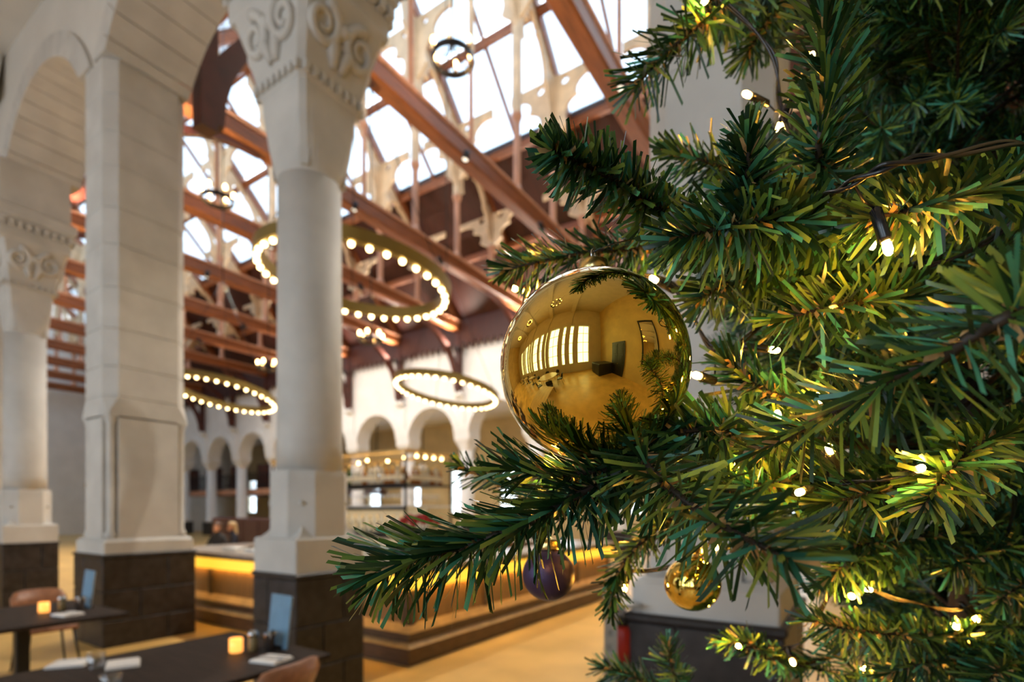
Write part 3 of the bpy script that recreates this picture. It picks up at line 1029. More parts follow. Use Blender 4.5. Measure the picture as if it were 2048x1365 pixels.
# bottle rack standing inside the bar
rk = thing('bottle_rack', 'open brass-edged bottle rack lit from within, standing inside the bar', 'rack', (-5.7, 5.85, 0))
RW, RD = 3.4, 1.1
for x in (-RW, -RW / 2, -0.03):
    for y in (0, RD - 0.03):
        MB().box(x, y, 0, x + 0.03, y + 0.03, 2.62).build('upright', 'iron', rk)
mb = MB()
for z in (2.59,):
    mb.box(-RW - 0.02, -0.02, z, 0.02, 0.05, z + 0.05).box(-RW - 0.02, RD - 0.05, z, 0.02, RD + 0.02, z + 0.05)
    mb.box(-RW - 0.02, 0.05, z, -RW + 0.05, RD - 0.05, z + 0.05).box(-0.05, 0.05, z, 0.02, RD - 0.05, z + 0.05)
mb.build('top_frame', 'brass_lit', rk)
for z, mm in ((0.9, 'counter_top'), (1.35, 'iron'), (1.78, 'paper_white'), (2.12, 'iron')):
    MB().box(-RW, 0.0, z - 0.025, 0, RD, z).build('shelf', mm, rk)
MB().box(-RW + 0.05, RD / 2 - 0.02, 0.0, -0.05, RD / 2 + 0.02, 1.78).build('back_panel', 'paper_white', rk)
RB = sphere_mesh('bulb', 0.022, 'rack_bulb', 8, 6)
for k in range(9):
    link('bulb', RB, rk, (-RW + 0.12 + k * 0.37 + 0.05 * (k % 3), 0.20 + 0.05 * (k % 2), 2.53 - 0.03 * (k % 2)))
for z in (2.59, 2.12, 1.78, 1.35):
    MB().box(-RW, -0.006, z - 0.07, 0, 0.0, z - 0.022).build('shelf_lip', 'brass_lit' if z > 2.5 else 'iron', rk)
    MB().box(-RW + 0.05, 0.008, z - 0.045, -0.05, 0.024, z - 0.030).build('led_strip', 'rack_bulb', rk)
for k in range(4):
    link('bulb', RB, rk, (-0.10, 0.35 + k * 0.2, 2.56))


def make_bottle(name, body, prof, lab, label, group):
    t = thing(name, label, 'bottle', (0, 0, 0), group=group)
    MB().lathe(prof, n=12).build('body', body, t)
    if lab:
        MB().lathe([(prof[1][0] + 0.001, 0.06), (prof[1][0] + 0.001, 0.14)], n=12, caps=False).build('paper_label', 'paper_label', t)
    zt = prof[-1][1]
    MB().lathe([(0.016, zt - 0.02), (0.016, zt + 0.012)], n=8).build('cap', 'gold_cap', t)
    return t


P1 = [(0.030, 0), (0.038, 0.01), (0.038, 0.19), (0.016, 0.24), (0.014, 0.31)]
P2 = [(0.040, 0), (0.046, 0.01), (0.046, 0.15), (0.030, 0.19), (0.015, 0.21), (0.015, 0.26)]
protos = [make_bottle('spirit_bottle', 'amber_glass', P2, True, 'amber spirit bottle on the top shelf of the bar rack', 'amber bottles on the rack'),
          make_bottle('wine_bottle', 'green_glass', P1, True, 'dark green bottle on the top shelf of the bar rack', 'green bottles on the rack'),
          make_bottle('clear_bottle', 'clear_bottle', P1, True, 'clear glass bottle on the top shelf of the bar rack', 'clear bottles on the rack')]
used = [False] * 3
gt = thing('wine_glass', 'clear wine glass on the white shelf of the bar rack', 'glass', group='glasses on the rack shelf')
MB().lathe([(0.034, 0), (0.034, 0.004), (0.004, 0.01), (0.004, 0.08), (0.03, 0.10), (0.038, 0.14), (0.030, 0.19)], n=12, caps=False).build('bowl_and_stem', 'tumbler_glass', gt)
ug = False


def put(proto, flag, loc):
    o = proto if not flag else copy_tree(proto)
    o.location = loc
    return o


for y in (0.12, RD - 0.12):
    for k in range(26):
        i = R_.choice((0, 0, 0, 1, 2, 2))
        put(protos[i], used[i], (-5.7 - RW + 0.14 + k * 0.124 + R_.uniform(-0.012, 0.012), 5.85 + y, 2.12)); used[i] = True
for k in range(6):
    i = R_.choice((0, 2, 2))
    put(protos[i], used[i], (-5.7 - 0.10, 5.85 + 0.27 + k * 0.11, 2.12)); used[i] = True
gl = [(-5.7 - RW + 0.16 + k * 0.125, 5.85 + 0.12, 1.78) for k in range(25)] + [(-5.7 - 0.12, 5.85 + 0.24 + k * 0.12, 1.78) for k in range(6)]
for p in gl:
    put(gt, ug, p); ug = True
lo = make_bottle('spirit_bottle', 'clear_bottle', P2, True, 'clear spirit bottle on the lower dark shelf of the bar rack', 'bottles on the lower rack shelf')
for k in range(18):
    put(lo, k > 0, (-5.7 - RW + 0.2 + k * 0.175, 5.85 + 0.14, 1.35))

# roses in a vase and clutter on the counter
vs = thing('rose_vase', 'glass vase of red roses on the bar counter', 'vase', at(792, 1118, 6.6) * 1.0)
vs.location = (-4.62, 5.0, BH)
vs.scale = (1.35, 1.35, 1.3)
MB().lathe([(0.06, 0), (0.07, 0.01), (0.06, 0.12), (0.085, 0.22)], n=14, caps=False).build('vase', 'tumbler_glass', vs)
for k in range(11):
    a = k * 2.4
    rr = 0.05 + 0.016 * k
    p = (rr * math.cos(a), rr * math.sin(a), 0.42 - 0.006 * k + R_.uniform(-0.03, 0.03))
    st = MB().tube([(0.02 * math.cos(a), 0.02 * math.sin(a), 0.02), (p[0] * 0.6, p[1] * 0.6, 0.25), p], 0.005, 5).build('flower_stem', 'leaf', vs)
    fb = MB()
    for j in range(3):
        fb.lathe([(0.012, -0.03), (0.045 - j * 0.012, -0.005 + j * 0.012), (0.040 - j * 0.012, 0.03 + j * 0.006)], p, 9, True, False)
    fb.build('rose_bloom', 'rose', st)
    for s in (-1, 1):
        q = (p[0] + s * 0.05, p[1] + 0.04 * s, p[2] - 0.10)
        MB().add([(p[0], p[1], p[2] - 0.12), (q[0], q[1] - 0.025, q[2]), (q[0] + s * 0.04, q[1], q[2] + 0.02), (q[0], q[1] + 0.025, q[2])], [(0, 1, 2, 3)]).build('rose_leaf', 'leaf', st)
for px, w, dx in ((-8.1, 0.34, 0.24), (-7.55, 0.30, 0.2), (-7.0, 0.26, 0.3)):
    t = thing('paper_stack', 'stack of white paper menus on the bar counter top, %s' % {-8.1: 'next to the square pillar', -7.55: 'in the middle of three', -7.0: 'next to the round column'}[px], 'paper', (px, 4.6, BH), R_.uniform(-0.3, 0.3))
    for j in range(4):
        MB().box(-w / 2 + 0.01 * j, -dx / 2, j * 0.012, w / 2, dx / 2 - 0.008 * j, j * 0.012 + 0.010).build('sheet', 'paper_white', t)

# ------------------------------------------------------------------ tables, chairs, settings
def table(label, x, y, w, d, rz=0.0, material='table_wood', h=0.75, cat='table', group=None):
    t = thing('dining_table', label, cat, (x, y, 0), rz, group)
    MB().box(-w / 2, -d / 2, h - 0.035, w / 2, d / 2, h, 0.006).build('table_top', material, t)
    MB().box(-0.05, -0.05, 0.03, 0.05, 0.05, h - 0.05, 0.008).build('pedestal', 'black_metal', t)
    MB().box(-0.24, -0.24, 0, 0.24, 0.24, 0.03, 0.008).build('foot_plate', 'black_metal', t)
    MB().box(-0.2, -0.2, h - 0.05, 0.2, 0.2, h - 0.035).build('mount_plate', 'black_metal', t)
    return t


def make_chair(label, x, y, rz, material='leather', group=None):
    t = thing('dining_chair', label, 'chair', (x, y, 0), rz, group)
    st = []
    MB().box(-0.22, -0.22, 0.43, 0.22, 0.22, 0.48, 0.018).build('seat', material, t)
    rings = []
    for i in range(13):
        f = -1 + 2 * i / 12
        xx = 0.235 * f
        yy = 0.24 - 0.07 * f * f
        top = 0.84 - 0.035 * f ** 4 - (0.05 if abs(f) > 0.95 else 0)
        bot = 0.56 + 0.03 * f ** 4 + (0.04 if abs(f) > 0.95 else 0)
        rings.append([(xx, yy - 0.018, bot), (xx, yy + 0.018, bot + 0.01), (xx, yy + 0.045, (top + bot) / 2), (xx, yy + 0.07, top), (xx, yy + 0.035, top), (xx, yy + 0.008, (top + bot) / 2)])
    MB().loft(rings, smooth=True).build('backrest', material, t)
    for sx in (-1, 1):
        MB().tube([(sx * 0.16, 0.20, 0.43), (sx * 0.17, 0.235, 0.60)], 0.012, 8).build('back_support', 'black_metal', t)
        for sy in (-1, 1):
            MB().tube([(sx * 0.18, sy * 0.18, 0.43), (sx * 0.23, sy * 0.23, 0.0)], [0.014, 0.010], 8).build('leg', 'black_metal', t)
    return t


def candle(x, y, z, label):
    t = thing('candle_holder', label, 'candle', (x, y, z), group='candles on the dining tables')
    MB().lathe([(0.036, 0.002), (0.042, 0.008), (0.042, 0.095), (0.038, 0.095), (0.038, 0.012)], n=18, caps=False).build('amber_tumbler', 'candle_glass', t)
    w = MB().lathe([(0.030, 0.006), (0.030, 0.045)], n=14).build('tealight', 'wax', t)
    MB().lathe([(0.001, 0.046), (0.007, 0.056), (0.004, 0.070), (0.0005, 0.082)], n=8).build('flame', 'flame', w)
    return t


def shaker(x, y, z, label):
    t = thing('pepper_jar', label, 'jar', (x, y, z))
    MB().lathe([(0.028, 0), (0.032, 0.004), (0.032, 0.085), (0.026, 0.10)], n=16).build('jar_body', 'pepper', t)
    MB().lathe([(0.030, 0.10), (0.034, 0.105), (0.034, 0.125), (0.020, 0.14)], n=16).build('lid', 'steel', t)
    return t


def steel_cup(x, y, z, label):
    t = thing('steel_cup', label, 'cup', (x, y, z))
    MB().lathe([(0.032, 0), (0.034, 0.003), (0.046, 0.115), (0.048, 0.12), (0.044, 0.118), (0.031, 0.006)], n=20, caps=True).build('cup_body', 'steel', t)
    for k in range(3):
        a = 2.1 * k
        MB().bar((0.01 * math.cos(a), 0.01 * math.sin(a), 0.01), (0.03 * math.cos(a), 0.03 * math.sin(a), 0.135), 0.016, 0.003).build('utensil', 'black_metal', t)
    return t


def napkin(x, y, z, rz, label, fork=True):
    t = thing('folded_napkin', label, 'napkin', (x, y, z), rz)
    for j in range(3):
        MB().box(-0.10 + 0.004 * j, -0.085, j * 0.006, 0.10 - 0.003 * j, 0.085 - 0.004 * j, j * 0.006 + 0.006, 0.0015).build('fold', 'napkin', t)
    if fork:
        c = thing('cutlery_set', 'knife and fork lying on %s' % label, 'cutlery', (x, y, z + 0.0185), rz + 0.12)
        k = MB().box(-0.10, -0.035, 0, 0.02, -0.025, 0.004).box(0.02, -0.040, 0, 0.10, -0.022, 0.003).build('knife', 'steel', c)
        f = MB().box(-0.10, 0.018, 0, 0.03, 0.026, 0.004)
        for q in range(3):
            f.box(0.03, 0.012 + q * 0.008, 0, 0.09, 0.016 + q * 0.008, 0.003)
        f.build('fork', 'steel', c)
    return t


def tumbler(x, y, z, label, r=0.045, h=0.10):
    t = thing('water_glass', label, 'glass', (x, y, z))
    MB().lathe([(r * 0.8, 0), (r * 0.85, 0.004), (r, h), (r * 0.94, h), (r * 0.78, 0.012)], n=20).build('glass_wall', 'tumbler_glass', t)
    MB().lathe([(r * 0.78, 0.0), (r * 0.78, 0.012)], n=20).build('glass_base', 'tumbler_glass', t)
    return t


def menu(x, y, z, rz, label):
    t = thing('menu_card', label, 'menu', (x, y, z), rz)
    MB().loft([[(-0.115, 0.0, 0), (0.115, 0.0, 0), (0.115, 0.006, 0), (-0.115, 0.006, 0)], [(-0.115, 0.04, 0.36), (0.115, 0.04, 0.36), (0.115, 0.046, 0.36), (-0.115, 0.046, 0.36)]]).build('cover', 'menu_blue', t)
    MB().box(-0.06, -0.012, 0, 0.06, 0.05, 0.02).build('foot', 'black_metal', t)
    MB().loft([[(-0.11, 0.007, 0.005), (0.11, 0.007, 0.005), (0.11, 0.012, 0.005), (-0.11, 0.012, 0.005)], [(-0.11, 0.047, 0.35), (0.11, 0.047, 0.35), (0.11, 0.052, 0.35), (-0.11, 0.052, 0.35)]]).build('inner_sheet', 'paper_white', t)
    return t


def onto(px, py, z):
    """point on the horizontal plane at height z under pixel (px, py)"""
    d = FPX * (EYE - z) / (py - HY)
    p = at(px, py, d)
    return p.x, p.y


TZ = 0.75
table('dark wooden dining table with candle and menu card before the round column', -3.52, 1.62, 1.18, 1.38)
x, y = onto(472, 1306, TZ); candle(x, y, TZ, 'lit amber candle glass beside the pepper jar before the round column')
x, y = onto(506, 1303, TZ); shaker(x, y, TZ, 'pepper jar with metal lid between candle glass and steel cup')
x, y = onto(541, 1302, TZ); steel_cup(x, y, TZ, 'steel cutlery cup leaning near the blue menu card')
x, y = onto(553, 1296, TZ); menu(x, y, TZ, 0.0, 'pale blue menu card standing against the round column')
x, y = onto(543, 1322, TZ); napkin(x, y, TZ, 0.25, 'white folded napkin in front of the steel cup')
x, y = onto(192, 1336, TZ); tumbler(x, y, TZ, 'clear water glass on white napkin at the near table edge', 0.05, 0.09)
x, y = onto(155, 1331, TZ); napkin(x - 0.05, y - 0.02, TZ, 0.9, 'white folded napkin to the outer side of the clear water glass', False)
x, y = onto(235, 1331, TZ); napkin(x + 0.03, y + 0.02, TZ, -0.4, 'white folded napkin to the inner side of the clear water glass', False)
x, y = onto(222, 1368, TZ); tumbler(x, y, TZ, 'low glass bowl at the bottom photo edge below the water glass', 0.055, 0.05)
make_chair('brown leather dining chair pushed to the table before the round column', -2.93, 1.80, -PI / 2 + 0.2)

table('dark wooden dining table with candle before the square pillar', -6.35, 1.62, 1.3, 1.2)
x, y = onto(88, 1226, TZ); candle(x, y, TZ, 'lit amber candle glass on the table before the square pillar')
x, y = onto(124, 1222, TZ); shaker(x, y, TZ, 'pepper jar on the table before the square pillar')
x, y = onto(160, 1221, TZ); steel_cup(x, y, TZ, 'steel cutlery cup by the second blue menu card')
x, y = onto(170, 1216, TZ); menu(x, y, TZ, 0.0, 'pale blue menu card standing before the square pillar')
x, y = onto(136, 1231, TZ); napkin(x, y, TZ, 0.2, 'white folded napkin on the table before the square pillar')
make_chair('brown leather dining chair at the table before the square pillar', -7.25, 2.05, PI / 2)
table('dark wooden dining table farthest off by the photo edge', -10.6, 1.7, 1.2, 1.1)
candle(-10.35, 1.85, TZ, 'lit amber candle glass on the farthest dining table')
t = thing('yellow_folder', 'yellow card standing on the farthest dining table', 'card', (-10.35, 2.12, TZ), 0.2)
MB().box(-0.10, -0.004, 0, 0.10, 0.004, 0.30).build('card', 'yellow_plaster', t)
MB().box(-0.07, -0.02, 0, 0.07, 0.03, 0.012).build('foot', 'black_metal', t)
napkin(-10.2, 1.6, TZ, 0.1, 'white folded napkin on the farthest dining table', False)

# chrome wall lamp on the square pillar
wl = thing('wall_lamp', 'small chrome wall lamp on the side of the square pillar', 'lamp', (-8.6 + 0.03, 3.0, 2.12))
MB().lathe([(0.05, -0.05), (0.05, 0.05)], (-0.01, 0, 0), 14).build('wall_plate', 'steel', wl)
MB().tube([(0, 0, 0), (-0.12, 0, 0.02), (-0.28, 0, -0.01), (-0.36, 0, -0.05)], [0.02, 0.016, 0.016, 0.02], 10).build('arm', 'steel', wl)
MB().lathe([(0.03, 0.06), (0.05, 0.03), (0.055, -0.05)], (-0.38, 0, -0.06), 14).build('lamp_shade', 'steel', wl)

# banquette and two guests beyond the bar
bq = thing('banquette', 'long burgundy banquette with high back beyond the bar', 'bench', (-13.6, 9.0, 0))
MB().box(-3.6, -0.62, 0.18, 3.2, 0.0, 0.46, 0.03).build('seat', 'burgundy', bq)
MB().box(-3.6, -0.02, 0.10, 3.2, 0.12, 1.48, 0.03).build('backrest', 'burgundy', bq)
MB().box(-3.5, -0.55, 0, 3.1, 0.05, 0.18).build('base', 'black_metal', bq)
for k in range(1, 8):
    MB().box(-3.6 + k * 0.85 - 0.012, -0.035, 0.5, -3.6 + k * 0.85 + 0.012, -0.02, 1.44).build('piping', 'burgundy', bq)


def person(loc, rz, label, cloth, hair, longhair):
    root = thing('person', label, 'person', loc, rz)
    V, E, S = [], [], []
    def vert(p, r, par=None):
        V.append(p); S.append(r)
        if par is not None:
            E.append((par, len(V) - 1))
        return len(V) - 1
    hip = vert((0, 0, 0.56), 0.15)
    wa = vert((0, 0.02, 0.72), 0.135, hip)
    ch = vert((0, 0.0, 0.92), 0.15, wa)
    ne = vert((0, -0.03, 1.10), 0.055, ch)
    he = vert((0, -0.05, 1.19), 0.07, ne)
    for s in (-1, 1):
        sh = vert((s * 0.17, 0, 1.00), 0.062, ch)
        el = vert((s * 0.24, -0.08, 0.76), 0.045, sh)
        wr = vert((s * 0.12, -0.30, 0.80), 0.030, el)
        pa = vert((s * 0.08, -0.37, 0.80), 0.028, wr)
        for k in range(4):
            f1 = vert((s * 0.08 + (k - 1.5) * 0.018, -0.42, 0.795), 0.009, pa)
            vert((s * 0.07 + (k - 1.5) * 0.018, -0.45 + 0.006 * abs(k - 1), 0.778), 0.008, f1)
        vert((s * 0.04, -0.38, 0.80), 0.010, pa)
        th = vert((s * 0.10, -0.12, 0.54), 0.085, hip)
        kn = vert((s * 0.12, -0.46, 0.54), 0.062, th)
        an = vert((s * 0.12, -0.44, 0.09), 0.040, kn)
        vert((s * 0.12, -0.58, 0.04), 0.035, an)
    me = bpy.data.meshes.new('body')
    me.from_pydata(V, E, [])
    me.materials.append(MATS[cloth])
    body = link('body', me, root)
    md = body.modifiers.new('skin', 'SKIN')
    for i, r in enumerate(S):
        me.skin_vertices[0].data[i].radius = (r, r)
    me.skin_vertices[0].data[0].use_root = True
    sb = body.modifiers.new('subsurf', 'SUBSURF')
    sb.levels = sb.render_levels = 1
    hd = MB()
    rings = []
    for f, w, d, oy in ((0, 0.035, 0.045, -0.035), (0.10, 0.055, 0.07, -0.03), (0.3, 0.068, 0.088, -0.012), (0.5, 0.074, 0.094, 0), (0.75, 0.072, 0.09, 0.006), (0.93, 0.045, 0.06, 0.01), (1.0, 0.01, 0.012, 0.01)):
        rings.append([(w * math.cos(2 * PI * i / 16), oy + d * math.sin(2 * PI * i / 16), 1.14 + 0.23 * f) for i in range(16)])
    hd.loft([[(a, b2 - 0.06, c) for a, b2, c in r] for r in rings], smooth=True)
    hd.loft([[(-0.012, -0.145, 1.235), (0.012, -0.145, 1.235), (0, -0.14, 1.275)], [(-0.006, -0.168, 1.23), (0.006, -0.168, 1.23), (0, -0.15, 1.27)]])
    for s in (-1, 1):
        hd.sphere((s * 0.076, -0.055, 1.255), 0.018, 8, 6, 1.5)
    h = hd.build('head', 'skin', root)
    for s in (-1, 1):
        MB().sphere((s * 0.028, -0.147, 1.268), 0.008, 8, 6).build('eye', 'black_metal', h)
    MB().box(-0.022, -0.150, 1.196, 0.022, -0.138, 1.204).build('mouth', 'rose', h)
    hr = MB()
    rings = []
    for f, k in ((0.42, 1.05), (0.6, 1.12), (0.8, 1.13), (0.97, 0.85), (1.06, 0.25)):
        rings.append([(0.080 * k * math.cos(2 * PI * i / 16), -0.042 + 0.094 * k * math.sin(2 * PI * i / 16), 1.15 + 0.23 * f + (0.05 * (0.3 - 0.7 * math.sin(2 * PI * i / 16)) if f < 0.7 else 0)) for i in range(16)])
    hr.loft(rings, smooth=True)
    if longhair:
        hr.loft([[(0.085 * a, -0.02 + 0.10 * b2, 1.30) for a, b2 in ((-1, 0), (1, 0), (0.8, 0.85), (-0.8, 0.85))], [(0.09 * a, 0.0 + 0.10 * b2, 1.06) for a, b2 in ((-1, 0.1), (1, 0.1), (0.8, 0.8), (-0.8, 0.8))]])
    hr.build('hair', hair, root)
    return root


gx = at(437, 1070, 13.6)
person((gx.x, gx.y, 0.02), 0.5, 'brown-haired person in dark clothes seated at a table beyond the bar', 'black_cloth', 'hair_brown', False)
gx = at(468, 1066, 14.2)
person((gx.x, gx.y, 0.02), -0.3, 'fair-haired person in navy clothes seated beside the darker guest', 'navy_cloth', 'hair_blond', True)
for i, q in enumerate(((437, 13.6), (468, 14.2))):
    g = at(q[0], 1070, q[1])
    make_chair('dark chair under the %s guest beyond the bar' % ('brown-haired', 'fair-haired')[i], g.x, g.y, (0.5, -0.3)[i], 'black_metal')

# perforated metal rack post with boxes beside the pillar behind the tree
rp = at(1222, 1230, 2.75)
rs = thing('steel_shelf', 'narrow perforated steel shelf beside the plinth behind the tree', 'shelf', (rp.x, rp.y, 0), THETA)
for dx, dy in ((0, 0), (0.13, 0.4)):
    holes = [oval(0.032, 0.06 + 0.075 * k, 0.009, 0.016, 8) for k in range(22)]
    up = MB()
    for z0_, z1_ in ((0.0, 1.80),):
        up.box(-0.030 + dx, dy + 0.012, 0, 0.030 + dx, dy + 0.018, 1.24)
        up.box(-0.033 + dx, dy, 0, -0.014 + dx, dy + 0.02, 1.25).box(0.014 + dx, dy, 0, 0.033 + dx, dy + 0.02, 1.25)
        for k in range(16):
            up.box(-0.014 + dx, dy, 0.03 + 0.075 * k, 0.014 + dx, dy + 0.02, 0.075 + 0.075 * k)
    up.build('perforated_post', 'galvanised', rs)
for z in (0.15, 0.52, 0.86, 1.19):
    MB().box(0.034, 0.0, z, 0.16, 0.42, z + 0.02).build('shelf_board', 'galvanised', rs)
def onshelf(name, label, cat, dx, z, mats, r=0.05):
    p = rs.matrix_world if False else None
    q = Vector((rp.x + dx * CT - 0.12 * ST, rp.y + dx * ST + 0.12 * CT, z))
    t = thing(name, label, cat, q, THETA)
    MB().lathe([(r * 0.9, 0), (r, 0.01), (r, 0.17), (r * 0.8, 0.2)], n=14).build('body', mats[0], t)
    MB().lathe([(r * 0.82, 0.2), (r * 0.82, 0.24)], n=14).build('lid', mats[1], t)
onshelf('red_canister', 'red canister on the steel shelf behind the tree', 'canister', 0.085, 0.88, ('red_plastic', 'black_metal'))
onshelf('white_canister', 'white canister on the middle board of the steel shelf', 'canister', 0.085, 0.54, ('paper_white', 'black_metal'))
onshelf('black_canister', 'black canister on the lowest board of the steel shelf', 'canister', 0.085, 0.17, ('black_metal', 'steel'))

# furniture in the room behind the camera, seen in the gold bauble
rt = thing('round_table', 'round wooden table by the tall windows, reflected in the gold bauble', 'table', (-2.4, -3.15, 0))
MB().lathe([(0.87, 0.71), (0.90, 0.72), (0.90, 0.745), (0.87, 0.75)], n=36).build('table_top', 'oak_table', rt)
MB().lathe([(0.30, 0), (0.28, 0.03), (0.05, 0.08), (0.05, 0.71)], n=20).build('pedestal', 'black_metal', rt)
for k in range(6):
    a = 2 * PI * k / 6
    make_chair('dark chair around the round wooden table by the tall windows', -2.4 + 1.14 * math.cos(a), -3.15 + 1.14 * math.sin(a), a - PI / 2, 'black_metal', 'chairs around the round table')
table('light wooden table standing behind the camera, reflected low in the gold bauble', -1.75, -0.75, 0.9, 1.6, 0.15, 'oak_table')
for k, (a, b2) in enumerate(((-5.6, -3.4), (-8.2, -3.4), (-10.8, -3.2))):
    for sy_ in (-1, 1):
        make_chair('dark chair on the %s side of window table number %s' % (('window', 'arcade')[sy_ > 0], ('two', 'three', 'four')[k]), a, b2 + sy_ * 0.62, 0 if sy_ > 0 else PI, 'black_metal')
    table('wooden window table, reflected in the gold bauble, number %s from the side wall' % ('two', 'three', 'four')[k], a, b2, 1.2, 0.8, 0, 'oak_table')
sf = thing('dark_sideboard', 'long black sideboard against the ochre wall below the panelled door', 'sideboard', (2.2, -3.9, 0))
MB().box(-0.3, -0.7, 0.08, 1.3, 0.8, 1.0, 0.02).build('body', 'black_door', sf)
MB().box(-0.33, -0.73, 1.0, 1.33, 0.83, 1.04, 0.008).build('top', 'black_door', sf)
for s in (-1, 1):
    d_ = MB().box(-0.325, 0.05 + s * 0.37 - 0.34, 0.12, -0.30, 0.05 + s * 0.37 + 0.34, 0.96, 0.006).build('door', 'black_door', sf)
    MB().sphere((-0.34, 0.05 + s * 0.08, 0.6), 0.02, 8, 6).build('knob', 'gold_cap', d_)
MB().box(-0.25, -0.65, 0, 1.25, 0.75, 0.08).build('base', 'black_metal', sf)

# ------------------------------------------------------------------ Christmas tree
TR = at(1930, 900, 0.92)
TRX, TRY = TR.x, TR.y
tree = thing('christmas_tree', 'large artificial Christmas tree with green tinsel needles and warm fairy lights', 'tree', (TRX, TRY, 0))
TREEO = Vector((TRX, TRY, 0))
MB().tube([(0, 0, 0.02), (0, 0, 1.5), (0, 0, 2.9), (0, 0, 3.25)], [0.028, 0.024, 0.016, 0.006], 10).build('trunk', 'trunk_bark', tree)
sd = MB().lathe([(0.05, 0.0), (0.05, 0.22), (0.035, 0.24)], n=14).build('stand', 'black_metal', tree)
for k in range(4):
    a = PI / 2 * k + 0.5
    MB().tube([(0.04 * math.cos(a), 0.04 * math.sin(a), 0.16), (0.2 * math.cos(a), 0.2 * math.sin(a), 0.10), (0.42 * math.cos(a), 0.42 * math.sin(a), 0.012)], 0.011, 8).build('stand_leg', 'black_metal', sd)


def catmull(pts, per=8):
    P = [Vector(p) for p in pts]
    P = [P[0] * 2 - P[1]] + P + [P[-1] * 2 - P[-2]]
    out = []
    for i in range(1, len(P) - 2):
        for k in range(per):
            t = k / per
            a, b_, c, d = P[i - 1], P[i], P[i + 1], P[i + 2]
            out.append(0.5 * ((2 * b_) + (c - a) * t + (2 * a - 5 * b_ + 4 * c - d) * t * t + (-a + 3 * b_ - 3 * c + d) * t ** 3))
    out.append(P[-2])
    return out


def path_frames(path):
    L = [0.0]
    for i in range(1, len(path)):
        L.append(L[-1] + (path[i] - path[i - 1]).length)
    return L


def sample(path, L, s):
    for i in range(1, len(path)):
        if L[i] >= s or i == len(path) - 1:
            f = (s - L[i - 1]) / max(1e-9, L[i] - L[i - 1])
            f = min(1, max(0, f))
            return path[i - 1].lerp(path[i], f), (path[i] - path[i - 1]).normalized()


def needle_params(path, dens, ln, rnd, s_max=None, ang=(38, 68), droop=True):
    """path runs from the tip to the root; needles lean towards the tip"""
    L = path_frames(path)
    tot = min(L[-1], s_max or 1e9)
    n = int(tot * dens)
    out = []
    for k in range(n):
        s = tot * (k + rnd.random()) / n
        p, t = sample(path, L, s)
        t = -t
        u = t.orthogonal().normalized()
        w = t.cross(u)
        phi = k * 2.39996 + rnd.uniform(-0.7, 0.7)
        rad = u * math.cos(phi) + w * math.sin(phi)
        a = math.radians(rnd.uniform(*ang))
        if droop:
            g = rad.z
            a = a * (1 - 0.30 * g) if g > 0 else a * (1 - 0.22 * g)
        if s < 0.02:
            a *= 0.55 + 0.45 * s / 0.02
        d = (t * math.cos(a) + rad * math.sin(a)).normalized()
        length = ln * rnd.uniform(0.72, 1.12) * (0.62 + 0.38 * min(1, s / 0.035))
        side = d.cross(t)
        if side.length < 1e-3:
            side = d.orthogonal()
        side.normalize()
        nrm = side.cross(d).normalized()
        tw = rnd.uniform(-0.75, 0.75)
        side = (side * math.cos(tw) + nrm * math.sin(tw)).normalized()
        out.append((p, d, side, length, rnd.uniform(-0.10, 0.10), rnd))
    return out


def add_needle(V, F, p, d, side, ln, bend, w):
    nrm = side.cross(d)
    n = len(V)
    for f in (0.0, 0.55, 1.0):
        c = p + d * (ln * f) + nrm * (bend * ln * f * f)
        ww = w * (0.8 if f == 0 else 1.0)
        off = d * (0.0016 if f == 1.0 else 0)
        V.append(tuple(c - side * ww / 2)); V.append(tuple(c + side * ww / 2 + off))
    F.append((n, n + 1, n + 3, n + 2)); F.append((n + 2, n + 3, n + 5, n + 4))


def needle_mesh(params, w, name='needles'):
    V, F = [], []
    for p, d, side, ln, bend, rnd in params:
        add_needle(V, F, p, d, side, ln, bend, w * rnd.uniform(0.8, 1.15))
    me = bpy.data.meshes.new(name)
    me.from_pydata(V, [], F)
    me.materials.append(MATS['needle_green'])
    return me


def tan_bits(path, s_max, rnd, dens=380):
    V, F = [], []
    for p, d, side, ln, bend, r2 in needle_params(path, dens, 0.010, rnd, s_max, (30, 80)):
        add_needle(V, F, p, d, side, 0.008 + 0.006 * rnd.random(), 0.3 * rnd.uniform(-1, 1), 0.0034)
    me = bpy.data.meshes.new('bark_bits')
    me.from_pydata(V, [], F)
    me.materials.append(MATS['stem_tan'])
    return me


# single needle strips (unit length, shared by the separately built needles)
UNIT = []
for bend in (-0.10, 0.0, 0.09):
    V, F = [], []
    add_needle(V, F, Vector((0, 0, 0)), Vector((0, 1, 0)), Vector((1, 0, 0)), 1.0, bend, 1.0)
    me = bpy.data.meshes.new('needle')
    V[5] = (V[5][0], 1.03, V[5][2])
    me.from_pydata(V, [], F)
    me.materials.append(MATS['needle_green'])
    UNIT.append(me)


